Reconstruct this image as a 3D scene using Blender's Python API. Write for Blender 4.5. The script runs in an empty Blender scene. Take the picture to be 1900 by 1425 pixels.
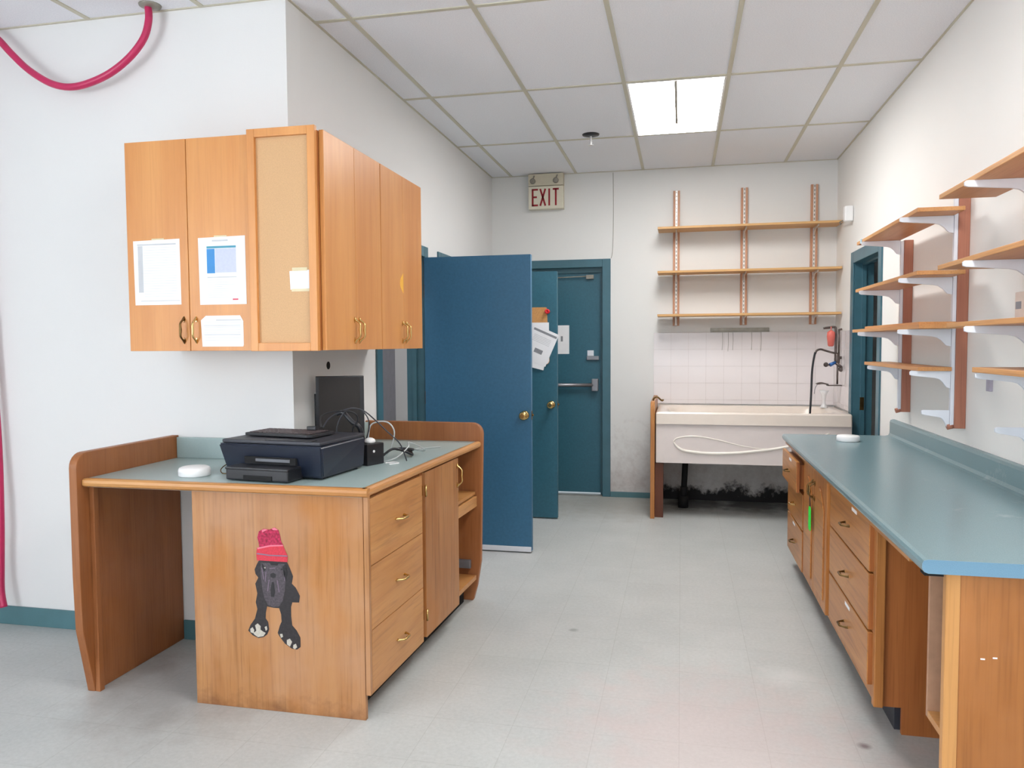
import bpy, bmesh, math, random
from mathutils import Vector, Matrix, Euler
random.seed(7)
C = bpy.context.scene.collection
R = math.radians

# ------------------------------------------------------------------ camera
cam_d = bpy.data.cameras.new('camera'); cam = bpy.data.objects.new('camera', cam_d); C.objects.link(cam)
cam_d.sensor_width = 36.0; cam_d.lens = 1426.7/1900*36.0; cam_d.clip_start = 0.05; cam_d.clip_end = 100
yaw, pitch, roll = R(12.41), R(-2.97), R(-0.34)
fw = Vector((-math.sin(yaw)*math.cos(pitch), math.cos(yaw)*math.cos(pitch), math.sin(pitch)))
rt = Vector((math.cos(yaw), math.sin(yaw), 0)); up = rt.cross(fw)
rt2 = rt*math.cos(roll)+up*math.sin(roll); up2 = -rt*math.sin(roll)+up*math.cos(roll)
M = Matrix((rt2, up2, -fw)).transposed().to_4x4(); M.translation = Vector((0, 0, 1.428))
cam.matrix_world = M
bpy.context.scene.camera = cam

# ------------------------------------------------------------------ light, world, exposure
vs = bpy.context.scene.view_settings
vs.view_transform = 'Standard'; vs.look = 'None'; vs.gamma = 1.0; vs.use_curve_mapping = False
vs.exposure = 0.25
w = bpy.data.worlds.new('sky'); bpy.context.scene.world = w; w.use_nodes = True
w.node_tree.nodes['Background'].inputs[0].default_value = (0.75, 0.87, 1.0, 1)
w.node_tree.nodes['Background'].inputs[1].default_value = 1.6

def area(name, loc, rot, sx, sy, power, col):
    l = bpy.data.lights.new(name, 'AREA'); l.shape = 'RECTANGLE'; l.size = sx; l.size_y = sy
    l.energy = power; l.color = col
    o = bpy.data.objects.new(name, l); C.objects.link(o); o.location = loc; o.rotation_euler = rot
    return o
# area lights added at unseen rear and left windows, tilted up for the ceiling
DAY = (0.91, 0.95, 1.0)
area('window_daylight_fill', (-2.75, -4.86, 1.65), (R(112), 0, 0), 2.2, 1.9, 8, DAY)
area('window_daylight_fill', (-0.05, -4.86, 1.65), (R(112), 0, 0), 2.2, 1.9, 14, DAY)
area('window_daylight_fill', (-4.5, -1.9, 1.65), (R(106), 0, R(-74)), 3.0, 1.9, 160, DAY)  # added from the left to brighten the right wall
# added fill light, no fixture, brightens the narrow room behind the left-hand doorways
area('side_room_fill', (-2.32, 4.9, 2.94), (0, 0, 0), .5, 1.1, 20, (1, .97, .96))

# ------------------------------------------------------------------ helpers
wm = {}
def setp(o, label=None, cat=None, group=None, kind=None):
    if label: o['label'] = label
    if cat: o['category'] = cat
    if group: o['group'] = group
    if kind: o['kind'] = kind
    return o
def thing(name, label, cat, loc=(0, 0, 0), rotz=0, group=None, kind=None):
    o = bpy.data.objects.new(name, None); C.objects.link(o)
    o.location = loc; o.rotation_euler = (0, 0, rotz); o.empty_display_size = 0.1
    wm[o] = Matrix.Translation(loc) @ Matrix.Rotation(rotz, 4, 'Z')
    return setp(o, label, cat, group, kind)

class MB:
    def __init__(s): s.bm = bmesh.new(); s.T = Matrix.Identity(4)
    def v(s, p): return s.bm.verts.new(s.T @ Vector(p))
    def box(s, x0, x1, y0, y1, z0, z1, bev=0.0):
        t = bmesh.new()
        vv = [t.verts.new((x, y, z)) for x in (x0, x1) for y in (y0, y1) for z in (z0, z1)]
        for f in ((0,1,3,2),(4,6,7,5),(0,4,5,1),(2,3,7,6),(0,2,6,4),(1,5,7,3)): t.faces.new([vv[i] for i in f])
        bmesh.ops.recalc_face_normals(t, faces=t.faces)
        if bev > 0: bmesh.ops.bevel(t, geom=list(t.edges), offset=bev, segments=2, affect='EDGES', profile=0.6)
        s._add(t); return s
    def _add(s, t):
        t.transform(s.T)
        m = bpy.data.meshes.new('t'); t.to_mesh(m); t.free(); s.bm.from_mesh(m); bpy.data.meshes.remove(m)
    def prism(s, pts, a, b, axis='z', bev=0.0):
        """polygon pts (2D) extruded from a to b along an axis. z:(x,y) y:(x,z) x:(y,z)"""
        t = bmesh.new()
        f3 = {'z': lambda p, q: (p[0], p[1], q), 'y': lambda p, q: (p[0], q, p[1]), 'x': lambda p, q: (q, p[0], p[1])}[axis]
        A = [t.verts.new(f3(p, a)) for p in pts]; B = [t.verts.new(f3(p, b)) for p in pts]
        n = len(pts)
        t.faces.new(A); t.faces.new(B[::-1])
        for i in range(n): t.faces.new((A[i], B[i], B[(i+1) % n], A[(i+1) % n]))
        bmesh.ops.recalc_face_normals(t, faces=t.faces)
        if bev > 0: bmesh.ops.bevel(t, geom=list(t.edges), offset=bev, segments=2, affect='EDGES', profile=0.6)
        if n > 4: bmesh.ops.triangulate(t, faces=[f for f in t.faces if len(f.verts) > 4])
        s._add(t); return s
    def tube(s, pts, rad, seg=10, cap=True, smooth=0):
        P = [Vector(p) for p in pts]
        if smooth: P = catmull(P, smooth)
        n = len(P)
        rr = rad if isinstance(rad, (list, tuple)) else [rad]*2
        def rad_at(i):
            u = i/(n-1)*(len(rr)-1); k = min(int(u), len(rr)-2); return rr[k]+(rr[k+1]-rr[k])*(u-k)
        rings = []; prev = None
        for i, p in enumerate(P):
            d = (P[min(i+1, n-1)]-P[max(i-1, 0)])
            if d.length < 1e-9: d = Vector((0, 0, 1))
            d.normalize()
            if prev is None:
                a = Vector((0, 0, 1)) if abs(d.z) < .9 else Vector((1, 0, 0)); u = d.cross(a).normalized()
            else:
                u = (prev-d*prev.dot(d)); u = u.normalized() if u.length > 1e-6 else d.orthogonal().normalized()
            prev = u; v = d.cross(u); r = rad_at(i)
            rings.append([s.v(p+(u*math.cos(2*math.pi*k/seg)+v*math.sin(2*math.pi*k/seg))*r) for k in range(seg)])
        for i in range(n-1):
            for k in range(seg):
                f = s.bm.faces.new((rings[i][k], rings[i+1][k], rings[i+1][(k+1) % seg], rings[i][(k+1) % seg])); f.smooth = True
        if cap:
            s.bm.faces.new(rings[0][::-1]); s.bm.faces.new(rings[-1])
        return s
    def lathe(s, prof, c=(0, 0, 0), axis='z', seg=24):
        """profile [(r,h)...] turned about an axis through c"""
        rings = []
        for r, h in prof:
            ring = []
            for k in range(seg):
                a = 2*math.pi*k/seg; x, y = r*math.cos(a), r*math.sin(a)
                q = {'z': (x, y, h), 'y': (x, h, y), 'x': (h, x, y)}[axis]
                ring.append(s.v((c[0]+q[0], c[1]+q[1], c[2]+q[2])))
            rings.append(ring)
        for i in range(len(prof)-1):
            for k in range(seg):
                f = s.bm.faces.new((rings[i][k], rings[i][(k+1) % seg], rings[i+1][(k+1) % seg], rings[i+1][k])); f.smooth = True
        s.bm.faces.new(rings[0]); s.bm.faces.new(rings[-1][::-1])
        return s
    def build(s, name, mat, parent=None, world=True, loc=None, **kw):
        """world=True: the verts were given in world coordinates"""
        bmesh.ops.recalc_face_normals(s.bm, faces=s.bm.faces)
        o = None
        if parent is not None:
            if world: s.bm.transform(wm[parent].inverted())
            wmo = wm[parent]
        else:
            if loc is None:
                xs = [v.co for v in s.bm.verts]
                lo = Vector([min(c[i] for c in xs) for i in range(3)]); hi = Vector([max(c[i] for c in xs) for i in range(3)])
                loc = Vector(((lo.x+hi.x)/2, (lo.y+hi.y)/2, lo.z))
            wmo = Matrix.Translation(loc); s.bm.transform(wmo.inverted())
        me = bpy.data.meshes.new(name); s.bm.to_mesh(me); s.bm.free()
        o = bpy.data.objects.new(name, me); C.objects.link(o)
        me.materials.append(mat)
        if parent is not None: o.parent = parent
        else: o.location = loc
        wm[o] = wmo
        setp(o, **kw)
        return o
def catmull(P, n):
    out = []
    for i in range(len(P)-1):
        p0 = P[max(i-1, 0)]; p1 = P[i]; p2 = P[i+1]; p3 = P[min(i+2, len(P)-1)]
        for k in range(n):
            t = k/n
            out.append(0.5*((2*p1)+(p2-p0)*t+(2*p0-5*p1+4*p2-p3)*t*t+(3*p1-p0-3*p2+p3)*t**3))
    out.append(P[-1]); return out
def arc(cx, cy, r, a0, a1, n=7):
    return [(cx+r*math.cos(R(a0+(a1-a0)*i/(n-1))), cy+r*math.sin(R(a0+(a1-a0)*i/(n-1)))) for i in range(n)]
def copy_tree(o, parent=None):
    c = o.copy(); C.objects.link(c); wm[c] = wm[o]
    if parent is not None: c.parent = parent
    for ch in list(o.children):
        if ch.name in bpy.context.scene.objects: copy_tree(ch, c)
    return c

# ------------------------------------------------------------------ materials
def lin(r, g, b):
    f = lambda c: (c/255/12.92) if c/255 <= .04045 else ((c/255+.055)/1.055)**2.4
    return (f(r), f(g), f(b), 1)
def newmat(name):
    m = bpy.data.materials.new(name); m.use_nodes = True
    nt = m.node_tree; return m, nt, nt.nodes['Principled BSDF'], nt.nodes.new('ShaderNodeTexCoord')
def mix(nt, fac, a, b, mode='MIX'):
    n = nt.nodes.new('ShaderNodeMix'); n.data_type = 'RGBA'; n.blend_type = mode
    for sock, val in ((n.inputs[0], fac), (n.inputs[6], a), (n.inputs[7], b)):
        if hasattr(val, 'links') or hasattr(val, 'is_linked'): nt.links.new(val, sock)
        else: sock.default_value = val
    return n.outputs[2]
def mapping(nt, tc, scale, loc=(0, 0, 0), out='Object'):
    n = nt.nodes.new('ShaderNodeMapping'); nt.links.new(tc.outputs[out], n.inputs[0]); n.inputs[3].default_value = scale; n.inputs[1].default_value = loc
    return n.outputs[0]
def noise(nt, vec, scale, detail=3, rough=.5, dist=0):
    n = nt.nodes.new('ShaderNodeTexNoise'); nt.links.new(vec, n.inputs['Vector'])
    n.inputs['Scale'].default_value = scale; n.inputs['Detail'].default_value = detail; n.inputs['Roughness'].default_value = rough; n.inputs['Distortion'].default_value = dist
    return n.outputs[0]
def ramp(nt, fac, stops):
    n = nt.nodes.new('ShaderNodeValToRGB'); nt.links.new(fac, n.inputs[0])
    el = n.color_ramp.elements
    while len(el) < len(stops): el.new(0.5)
    for e, (p, c) in zip(el, stops): e.position = p; e.color = c if len(c) == 4 else (*c, 1)
    return n.outputs[0]
def mth(nt, op, a, b=None, clamp=False):
    n = nt.nodes.new('ShaderNodeMath'); n.operation = op; n.use_clamp = clamp
    for i, val in enumerate((a, b)):
        if val is None: continue
        if isinstance(val, (int, float)): n.inputs[i].default_value = val
        else: nt.links.new(val, n.inputs[i])
    return n.outputs[0]
def bump(nt, bs, h, st, dist=.01):
    n = nt.nodes.new('ShaderNodeBump'); nt.links.new(h, n.inputs['Height']); n.inputs['Strength'].default_value = st; n.inputs['Distance'].default_value = dist
    nt.links.new(n.outputs[0], bs.inputs['Normal'])
BW = ((0, 0, 0, 1), (1, 1, 1, 1))
def flat(name, col, rough=.5, metal=0, var=.06, nscale=18, spec=.5, bmp=0):
    m, nt, bs, tc = newmat(name)
    v = mapping(nt, tc, (1, 1, 1))
    n = noise(nt, v, nscale, 4)
    c = Vector(col[:3]); a = (*(c*(1-var)), 1); b = (*(c*(1+var)), 1)
    nt.links.new(ramp(nt, n, [(.3, a), (.7, b)]), bs.inputs['Base Color'])
    bs.inputs['Roughness'].default_value = rough; bs.inputs['Metallic'].default_value = metal; bs.inputs['Specular IOR Level'].default_value = spec
    if bmp: bump(nt, bs, n, bmp)
    return m
def wood(name, light, dark, grain='z', rough=.42, fine=1.0, wear=0.0, wearcol=None, cath=.5, spec=.4, fs_=150, foot=False):
    m, nt, bs, tc = newmat(name)
    al = 0.9
    sc = {'x': (al, 9, 9), 'y': (9, al, 9), 'z': (9, 9, al)}[grain]
    v = mapping(nt, tc, sc)
    n1 = noise(nt, v, 1.0, 5, .55, cath)
    c = ramp(nt, n1, [(.25, dark), (.5, tuple((Vector(dark)+Vector(light))/2)), (.72, light)])
    fl = 3.5 if fs_ > 100 else 2.2; fs = {'x': (fl, fs_, fs_), 'y': (fs_, fl, fs_), 'z': (fs_, fs_, fl)}[grain]
    n2 = noise(nt, mapping(nt, tc, fs), 1.0, 3, .6)
    dk = mix(nt, 1.0, c, (*(Vector(dark[:3])*.62), 1), 'MULTIPLY')
    f = ramp(nt, n2, [(.50, (0, 0, 0, 1)), (.72, (fine, fine, fine, 1))])
    c2 = mix(nt, f, c, mix(nt, .62, c, (*(Vector(dark[:3])*.55), 1)))
    if wear:
        n3 = noise(nt, mapping(nt, tc, (1, 1, 1)), 2.6, 4, .6)
        c2 = mix(nt, ramp(nt, n3, [(.42, (0, 0, 0, 1)), (.7, (wear, wear, wear, 1))]), c2, wearcol)
    if foot:
        sep = nt.nodes.new('ShaderNodeSeparateXYZ'); nt.links.new(tc.outputs['Object'], sep.inputs[0])
        n4 = noise(nt, mapping(nt, tc, (1, 1, 1)), 14, 5, .65)
        f4 = mth(nt, 'MULTIPLY', mth(nt, 'ADD', mth(nt, 'MULTIPLY', mth(nt, 'SUBTRACT', .05, sep.outputs[2]), 12), mth(nt, 'MULTIPLY', mth(nt, 'SUBTRACT', n4, .42), 3)), .6, True)
        c2 = mix(nt, f4, c2, lin(120, 76, 46))
        n5 = noise(nt, mapping(nt, tc, (1.3, 1.3, .8), (.35, 0, .2)), 2.4, 3, .5)
        c2 = mix(nt, ramp(nt, n5, [(.55, (0, 0, 0, 1)), (.72, (.6, .6, .6, 1))]), c2, lin(184, 116, 44))
    nt.links.new(c2, bs.inputs['Base Color'])
    bs.inputs['Roughness'].default_value = rough; bs.inputs['Specular IOR Level'].default_value = spec
    bump(nt, bs, n2, .12, .002)
    return m
DARKP = wood('dark_post', lin(112, 66, 46), lin(84, 44, 30), 'z', .5, .5)
def wallmat(name, base, grime=None):
    m, nt, bs, tc = newmat(name)
    v = mapping(nt, tc, (1, 1, 1))
    c = Vector(base[:3])
    col = ramp(nt, noise(nt, v, .9, 3), [(.3, (*(c*.97), 1)), (.7, (*c, 1))])
    if grime:
        geo = nt.nodes.new('ShaderNodeNewGeometry'); sep = nt.nodes.new('ShaderNodeSeparateXYZ'); nt.links.new(geo.outputs['Position'], sep.inputs[0])
        n = noise(nt, geo.outputs['Position'], 6.5, 8, .72)
        # scuffed, peeling patch beside the tub
        h = mth(nt, 'MULTIPLY', mth(nt, 'SUBTRACT', .62, sep.outputs[2]), 2.2)
        f = mth(nt, 'MULTIPLY', mth(nt, 'ADD', h, mth(nt, 'MULTIPLY', mth(nt, 'SUBTRACT', n, .5), 3.5)), .42, True)
        col = mix(nt, f, col, lin(168, 156, 152))
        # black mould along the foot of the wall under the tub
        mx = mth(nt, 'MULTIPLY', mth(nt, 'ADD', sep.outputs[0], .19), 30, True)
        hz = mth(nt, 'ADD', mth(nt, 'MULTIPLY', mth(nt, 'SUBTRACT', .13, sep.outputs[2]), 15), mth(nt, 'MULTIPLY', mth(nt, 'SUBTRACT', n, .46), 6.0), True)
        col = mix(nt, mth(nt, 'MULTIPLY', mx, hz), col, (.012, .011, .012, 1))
    nt.links.new(col, bs.inputs['Base Color'])
    bs.inputs['Roughness'].default_value = .55; bs.inputs['Specular IOR Level'].default_value = .3
    bump(nt, bs, noise(nt, v, 140, 3), .12, .002)
    return m
W = wallmat('wall_paint', lin(233, 233, 232)); WB = wallmat('wall_paint_grimy', lin(233, 233, 231), True)
WR = wallmat('wall_paint_brightened', lin(244, 242, 238))  # same wall paint lightened, the right wall's extra light put into its colour
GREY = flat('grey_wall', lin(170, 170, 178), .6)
UPPER = wood('orange_maple', lin(220, 156, 92), lin(200, 130, 68), 'z', .36, .22, cath=.3)
UPPERP = wood('orange_maple_frame', lin(221, 156, 92), lin(202, 134, 74), 'z', .38, .25)
TAN = flat('tan_hardboard', lin(206, 164, 118), .6, var=.06, nscale=220)
OAK = wood('worn_oak', lin(194, 142, 92), lin(160, 104, 56), 'z', .42, 1.0, .6, lin(190, 146, 114), cath=1.0, fs_=62, foot=True)
OAKY = wood('worn_oak_drawer', lin(203, 149, 90), lin(176, 117, 62), 'y', .38, .8, .3, lin(200, 150, 110), cath=1.6, fs_=70)
OAKX = wood('worn_oak_crosswise', lin(206, 152, 92), lin(180, 122, 68), 'x', .38, .7)
OAKN = wood('oak_nosing', lin(212, 158, 100), lin(184, 128, 74), 'y', .35, .6)
OAKD = wood('dark_oak', lin(174, 112, 64), lin(142, 84, 44), 'z', .45, .7, .35, lin(160, 112, 84))
OAKR = wood('right_oak', lin(196, 134, 74), lin(164, 102, 50), 'z', .36, .9, cath=.9, fs_=80)
OAKRY = wood('right_oak_drawer', lin(202, 142, 78), lin(168, 106, 52), 'y', .33, .9, cath=1.4, fs_=70)
OAKRD = wood('right_oak_edge', lin(182, 114, 62), lin(150, 84, 40), 'z', .4, .5)
SHY = wood('shelf_board', lin(214, 160, 104), lin(184, 122, 72), 'y', .42, .6)
SHX = wood('pine_shelf_board', lin(224, 180, 122), lin(200, 152, 96), 'x', .45, .5)
RAILW = wood('red_brown_rail', lin(186, 128, 104), lin(160, 100, 80), 'z', .45, .5)
RAILB = wood('pale_rail_backing', lin(212, 164, 132), lin(190, 136, 106), 'z', .45, .4)
def laminate(name, a, b, rough):
    m, nt, bs, tc = newmat(name)
    v = mapping(nt, tc, (1, 1, 1))
    c = ramp(nt, noise(nt, v, 400, 2), [(.35, a), (.65, b)])
    n = noise(nt, v, 4.5, 6, .7)
    c = mix(nt, ramp(nt, n, [(.62, (0, 0, 0, 1)), (.8, (.5, .5, .5, 1))]), c, lin(176, 184, 184))
    nt.links.new(c, bs.inputs['Base Color'])
    bs.inputs['Roughness'].default_value = rough; bs.inputs['Specular IOR Level'].default_value = .5
    return m
LAM = laminate('sage_laminate', lin(160, 180, 180), lin(170, 189, 188), .3)
LAMR = laminate('blue_grey_laminate', lin(112, 138, 144), lin(122, 147, 153), .26)
LAME = laminate('laminate_cut_edge', lin(104, 143, 168), lin(110, 150, 175), .4)
TEAL = flat('teal_paint', lin(54, 108, 142), .42, var=.07, nscale=60)
TEALG = flat('teal_green_paint', lin(50, 100, 118), .4, var=.07, nscale=60)
TEALF = flat('teal_frame_paint', lin(66, 108, 122), .35, var=.08, nscale=9)
BASE = flat('teal_baseboard', lin(82, 122, 130), .45, var=.1, nscale=7)
WHITE = flat('white_metal', lin(226, 230, 238), .35, var=.02)
WPLAS = flat('white_plastic', lin(240, 240, 240), .35, var=.02)
PAPER = flat('white_paper', lin(242, 243, 246), .7, var=.015)
INK = flat('grey_ink', lin(196, 198, 202), .7); INKD = flat('dark_ink', lin(140, 142, 148), .7); LAV = flat('lavender_print', lin(198, 204, 230), .7, var=.04, nscale=90)
BLUEP = flat('blue_print', lin(62, 140, 205), .6); TEALP = flat('teal_print', lin(70, 150, 175), .6); REDP = flat('red_print', lin(214, 70, 90), .6)
LGREY = flat('pale_print', lin(222, 224, 228), .7)
TAPE = flat('yellowed_tape', lin(214, 200, 160), .4)
BLACK = flat('black_plastic', lin(30, 31, 36), .38, var=.1)
CHAR = flat('charcoal_plastic', lin(52, 54, 62), .45, var=.08)
NAVY = flat('navy_black_plastic', lin(25, 33, 50), .32, var=.06)
SCR = flat('dark_screen', lin(34, 29, 27), .6, var=.05)
KEYS = flat('worn_keys', lin(78, 66, 68), .5, var=.2, nscale=60)
SLOT = flat('black_void', (.004, .004, .005, 1), .8)
BRASS = flat('brass', lin(206, 176, 116), .24, 1.0, var=.08)
BRASSD = flat('aged_brass', lin(120, 96, 60), .35, 1.0, var=.2)
CHROME = flat('grey_metal', lin(150, 150, 155), .35, .8)
TARN = flat('tarnished_pipe', lin(104, 94, 90), .35, .7, var=.2, nscale=40)
GALV = flat('galvanised_channel', lin(222, 218, 214), .35, .3, var=.1, nscale=90)
STEEL = flat('dull_steel', lin(150, 146, 136), .45, .5, var=.15)
TUB = flat('almond_enamel', lin(236, 224, 212), .22, var=.015)
TUBA = flat('almond_apron', lin(226, 216, 212), .3, var=.015)
TUBW = flat('white_ridge', lin(246, 240, 230), .3, var=.01)
TILE = flat('white_glazed_tile', lin(238, 232, 232), .1, var=.015, nscale=2, spec=.6)
GROUT = flat('grout', lin(214, 206, 204), .8)
HOSE = flat('magenta_hose', lin(196, 40, 92), .35, var=.06)
RED = flat('red_plastic', lin(224, 36, 48), .4)
REDB = flat('faded_red_plastic', lin(224, 112, 100), .5)
BLUE = flat('blue_handle', lin(40, 96, 160), .4)
GREEN = flat('neon_green', lin(40, 240, 70), .5)
CORK = flat('cork', lin(204, 150, 92), .8, var=.15, nscale=200)
SIGN = flat('sign_enamel', lin(226, 220, 200), .45, var=.02); SIGNT = flat('sign_top_housing', lin(208, 200, 178), .45, var=.02)
EXR = flat('exit_red', lin(150, 16, 30), .5)
CORDW = flat('clear_cord', lin(190, 196, 196), .3)
CARD = flat('cream_card', lin(220, 206, 196), .6)
YEL = flat('yellow_sticker', lin(250, 190, 70), .5)
HATK = flat('hat_knit', lin(170, 40, 74), .8, var=.5, nscale=110)
HATR = flat('hat_red', lin(206, 58, 74), .8, var=.12, nscale=160); HATP = flat('hat_pink', lin(226, 120, 140), .7); HATG = flat('hat_grey', lin(130, 110, 130), .7)
FUR = flat('black_fur', lin(36, 30, 33), .5, var=.45, nscale=90); FURM = flat('dark_fur_muzzle', lin(74, 66, 72), .5, var=.4, nscale=150)
FURB = flat('fur_black', lin(24, 21, 24), .5, var=.3, nscale=60); PAW = flat('pale_paw', lin(190, 184, 172), .5, var=.12, nscale=120)
GREYC = flat('grey_pvc', lin(110, 112, 118), .4)
# ceiling tile
m, nt, bs, tc = newmat('ceiling_tile'); v = mapping(nt, tc, (1, 1, 1))
nt.links.new(ramp(nt, noise(nt, v, 160, 3), [(.35, lin(236, 238, 244)), (.6, lin(244, 246, 251))]), bs.inputs['Base Color'])
bs.inputs['Roughness'].default_value = .9; bump(nt, bs, noise(nt, v, 220, 3), .25, .003); CEIL = m
GRID = flat('ceiling_grid_enamel', lin(202, 198, 180), .5, var=.05, nscale=3)
# floor
m, nt, bs, tc = newmat('vinyl_floor')
geo = nt.nodes.new('ShaderNodeNewGeometry'); P = geo.outputs['Position']
base = ramp(nt, noise(nt, P, 2.2, 5, .6), [(.3, lin(180, 184, 182)), (.7, lin(197, 199, 197))])
base = mix(nt, .35, base, ramp(nt, noise(nt, P, 60, 4, .7), [(.3, lin(168, 172, 169)), (.7, lin(206, 208, 206))]))
br = nt.nodes.new('ShaderNodeTexBrick'); nt.links.new(P, br.inputs[0]); br.offset = 0.0
br.inputs['Scale'].default_value = 1.0; br.inputs['Brick Width'].default_value = .305; br.inputs['Row Height'].default_value = .305
br.inputs['Mortar Size'].default_value = .0016; br.inputs['Mortar Smooth'].default_value = .3
br.inputs['Color1'].default_value = (1, 1, 1, 1); br.inputs['Color2'].default_value = (.975, .975, .975, 1); br.inputs['Mortar'].default_value = (.84, .84, .83, 1)
base = mix(nt, 1.0, base, br.outputs['Color'], 'MULTIPLY')
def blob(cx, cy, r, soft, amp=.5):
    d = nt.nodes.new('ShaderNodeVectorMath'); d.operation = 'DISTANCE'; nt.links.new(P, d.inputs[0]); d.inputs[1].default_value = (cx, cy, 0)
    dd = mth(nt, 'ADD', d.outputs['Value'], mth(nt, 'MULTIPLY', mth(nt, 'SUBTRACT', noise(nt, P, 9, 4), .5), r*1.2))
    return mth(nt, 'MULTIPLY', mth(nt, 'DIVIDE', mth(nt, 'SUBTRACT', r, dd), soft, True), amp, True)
base = mix(nt, blob(.15, 2.75, .75, .5, .34), base, lin(208, 176, 172))
base = mix(nt, blob(.55, 2.2, .5, .4, .3), base, lin(212, 182, 176))
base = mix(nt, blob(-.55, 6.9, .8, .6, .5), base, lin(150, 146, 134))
base = mix(nt, blob(.12, 6.98, .36, .22, .8), base, lin(44, 42, 44))  # shade under the tub painted into the floor colour, three blobs
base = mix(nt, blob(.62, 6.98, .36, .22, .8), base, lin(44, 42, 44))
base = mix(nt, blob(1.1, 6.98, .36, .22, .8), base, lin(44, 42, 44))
base = mix(nt, blob(.642, 2.853, .03, .02, .75), base, lin(96, 70, 74))
base = mix(nt, blob(-.52, 3.75, .03, .02, .5), base, lin(100, 98, 96))
base = mix(nt, blob(.43, 3.4, .14, .12, .4), base, lin(222, 222, 220))
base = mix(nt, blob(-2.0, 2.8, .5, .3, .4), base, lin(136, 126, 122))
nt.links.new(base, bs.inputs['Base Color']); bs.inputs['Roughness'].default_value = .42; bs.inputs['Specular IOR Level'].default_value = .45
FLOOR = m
def emis(name, col, st):
    m, nt, bs, tc = newmat(name)
    n = ramp(nt, noise(nt, mapping(nt, tc, (1, 1, 1)), 30, 2), [(.3, (col[0]*.97, col[1]*.97, col[2]*.97, 1)), (.7, (*col, 1))])
    nt.links.new(n, bs.inputs['Emission Color']); bs.inputs['Emission Strength'].default_value = st
    bs.inputs['Base Color'].default_value = (.9, .9, .9, 1); return m
LENS = emis('lit_diffuser', (1.0, .98, .96), 20.0)
m, nt, bs, tc = newmat('window_glass'); bs.inputs['Transmission Weight'].default_value = 1; bs.inputs['Roughness'].default_value = 0; bs.inputs['IOR'].default_value = 1.05; GLASS = m

# ------------------------------------------------------------------ room shell
XR, XL, YB, H, YW = 1.308, -1.756, 7.147, 2.999, 3.26
XF, YR = -4.6, -5.0
st = lambda mb, name, mat: mb.build(name, mat, kind='structure')
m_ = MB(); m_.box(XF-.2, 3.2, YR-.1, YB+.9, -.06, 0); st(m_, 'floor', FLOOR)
m_ = MB(); m_.box(XF-.2, 3.2, YR-.1, YB+.2, H, H+.08); st(m_, 'ceiling', CEIL)
# ceiling grid bars
m_ = MB(); bw = .012
gx = [-1.565+.61*k for k in range(-5, 6)]; gy = [3.538+1.22*k for k in range(-7, 4)]
for x in gx:
    if x <= XF or x >= XR: continue
    y1 = YB if x > XL+.02 else YW
    m_.box(x-bw, x+bw, YR, y1, H-.005, H)
for y in gy:
    if y <= YR or y >= YB: continue
    x0 = XL if y > YW else XF
    m_.box(x0, XR, y-bw, y+bw, H-.0047, H)
for (a, b, c, d) in ((XL, XL+.012, YW, YB), (XR-.012, XR, YR, YB), (XL, XR, YB-.012, YB), (XF, XL, YW-.012, YW)):
    m_.box(a, b, c, d, H-.0044, H)
st(m_, 'trim_1', GRID)

def wall_run(mb, axis, c0, c1, a0, a1, z1, holes):
    """wall between c0..c1 (thickness), a0..a1 (length); holes (h0,h1,zb,zt)"""
    def bx(p, q, z0, zz):
        if q-p < 1e-4 or zz-z0 < 1e-4: return
        if axis == 'y': mb.box(c0, c1, p, q, z0, zz)
        else: mb.box(p, q, c0, c1, z0, zz)
    p = a0
    for h0, h1, zb, zt in sorted(holes):
        bx(p, h0, 0, z1); bx(h0, h1, 0, zb); bx(h0, h1, zt, z1); p = h1
    bx(p, a1, 0, z1)
TW = .13
m_ = MB(); wall_run(m_, 'y', XL-TW, XL, YW+.13, YB, H, [(4.32, 5.145, 0, 2.05), (5.50, 6.19, 0, 2.05)]); st(m_, 'wall_left', W)
m_ = MB(); wall_run(m_, 'x', YW, YW+.13, XF, XL, H, []); st(m_, 'wall_alcove', W)
m_ = MB(); wall_run(m_, 'x', YB, YB+.20, XL-2.8, XR+1.8, H, [(-1.62, -.70, 0, 2.145)]); st(m_, 'wall_back', WB)
m_ = MB(); wall_run(m_, 'y', XR, XR+.14, YR, YB, H, [(5.63, 6.43, 0, 2.05)]); st(m_, 'wall_right', WR)
m_ = MB(); wall_run(m_, 'y', XF-.12, XF, YR, YB, H, [(-3.5, -.3, .7, 2.6)]); st(m_, 'wall_far_left', W)
m_ = MB(); wall_run(m_, 'x', YR-.12, YR, XF-.12, XR+.14, H, [(-3.85, -1.65, .7, 2.6), (-1.15, 1.05, .7, 2.6)]); st(m_, 'wall_rear', W)
# other rooms
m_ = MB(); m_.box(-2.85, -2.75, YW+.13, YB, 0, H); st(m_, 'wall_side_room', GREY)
m_ = MB(); m_.box(3.0, 3.1, 4.0, YB, 0, H); m_.box(XR+.14, 3.0, 4.0, 4.1, 0, H); st(m_, 'wall_dark_room', GREY)
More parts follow.
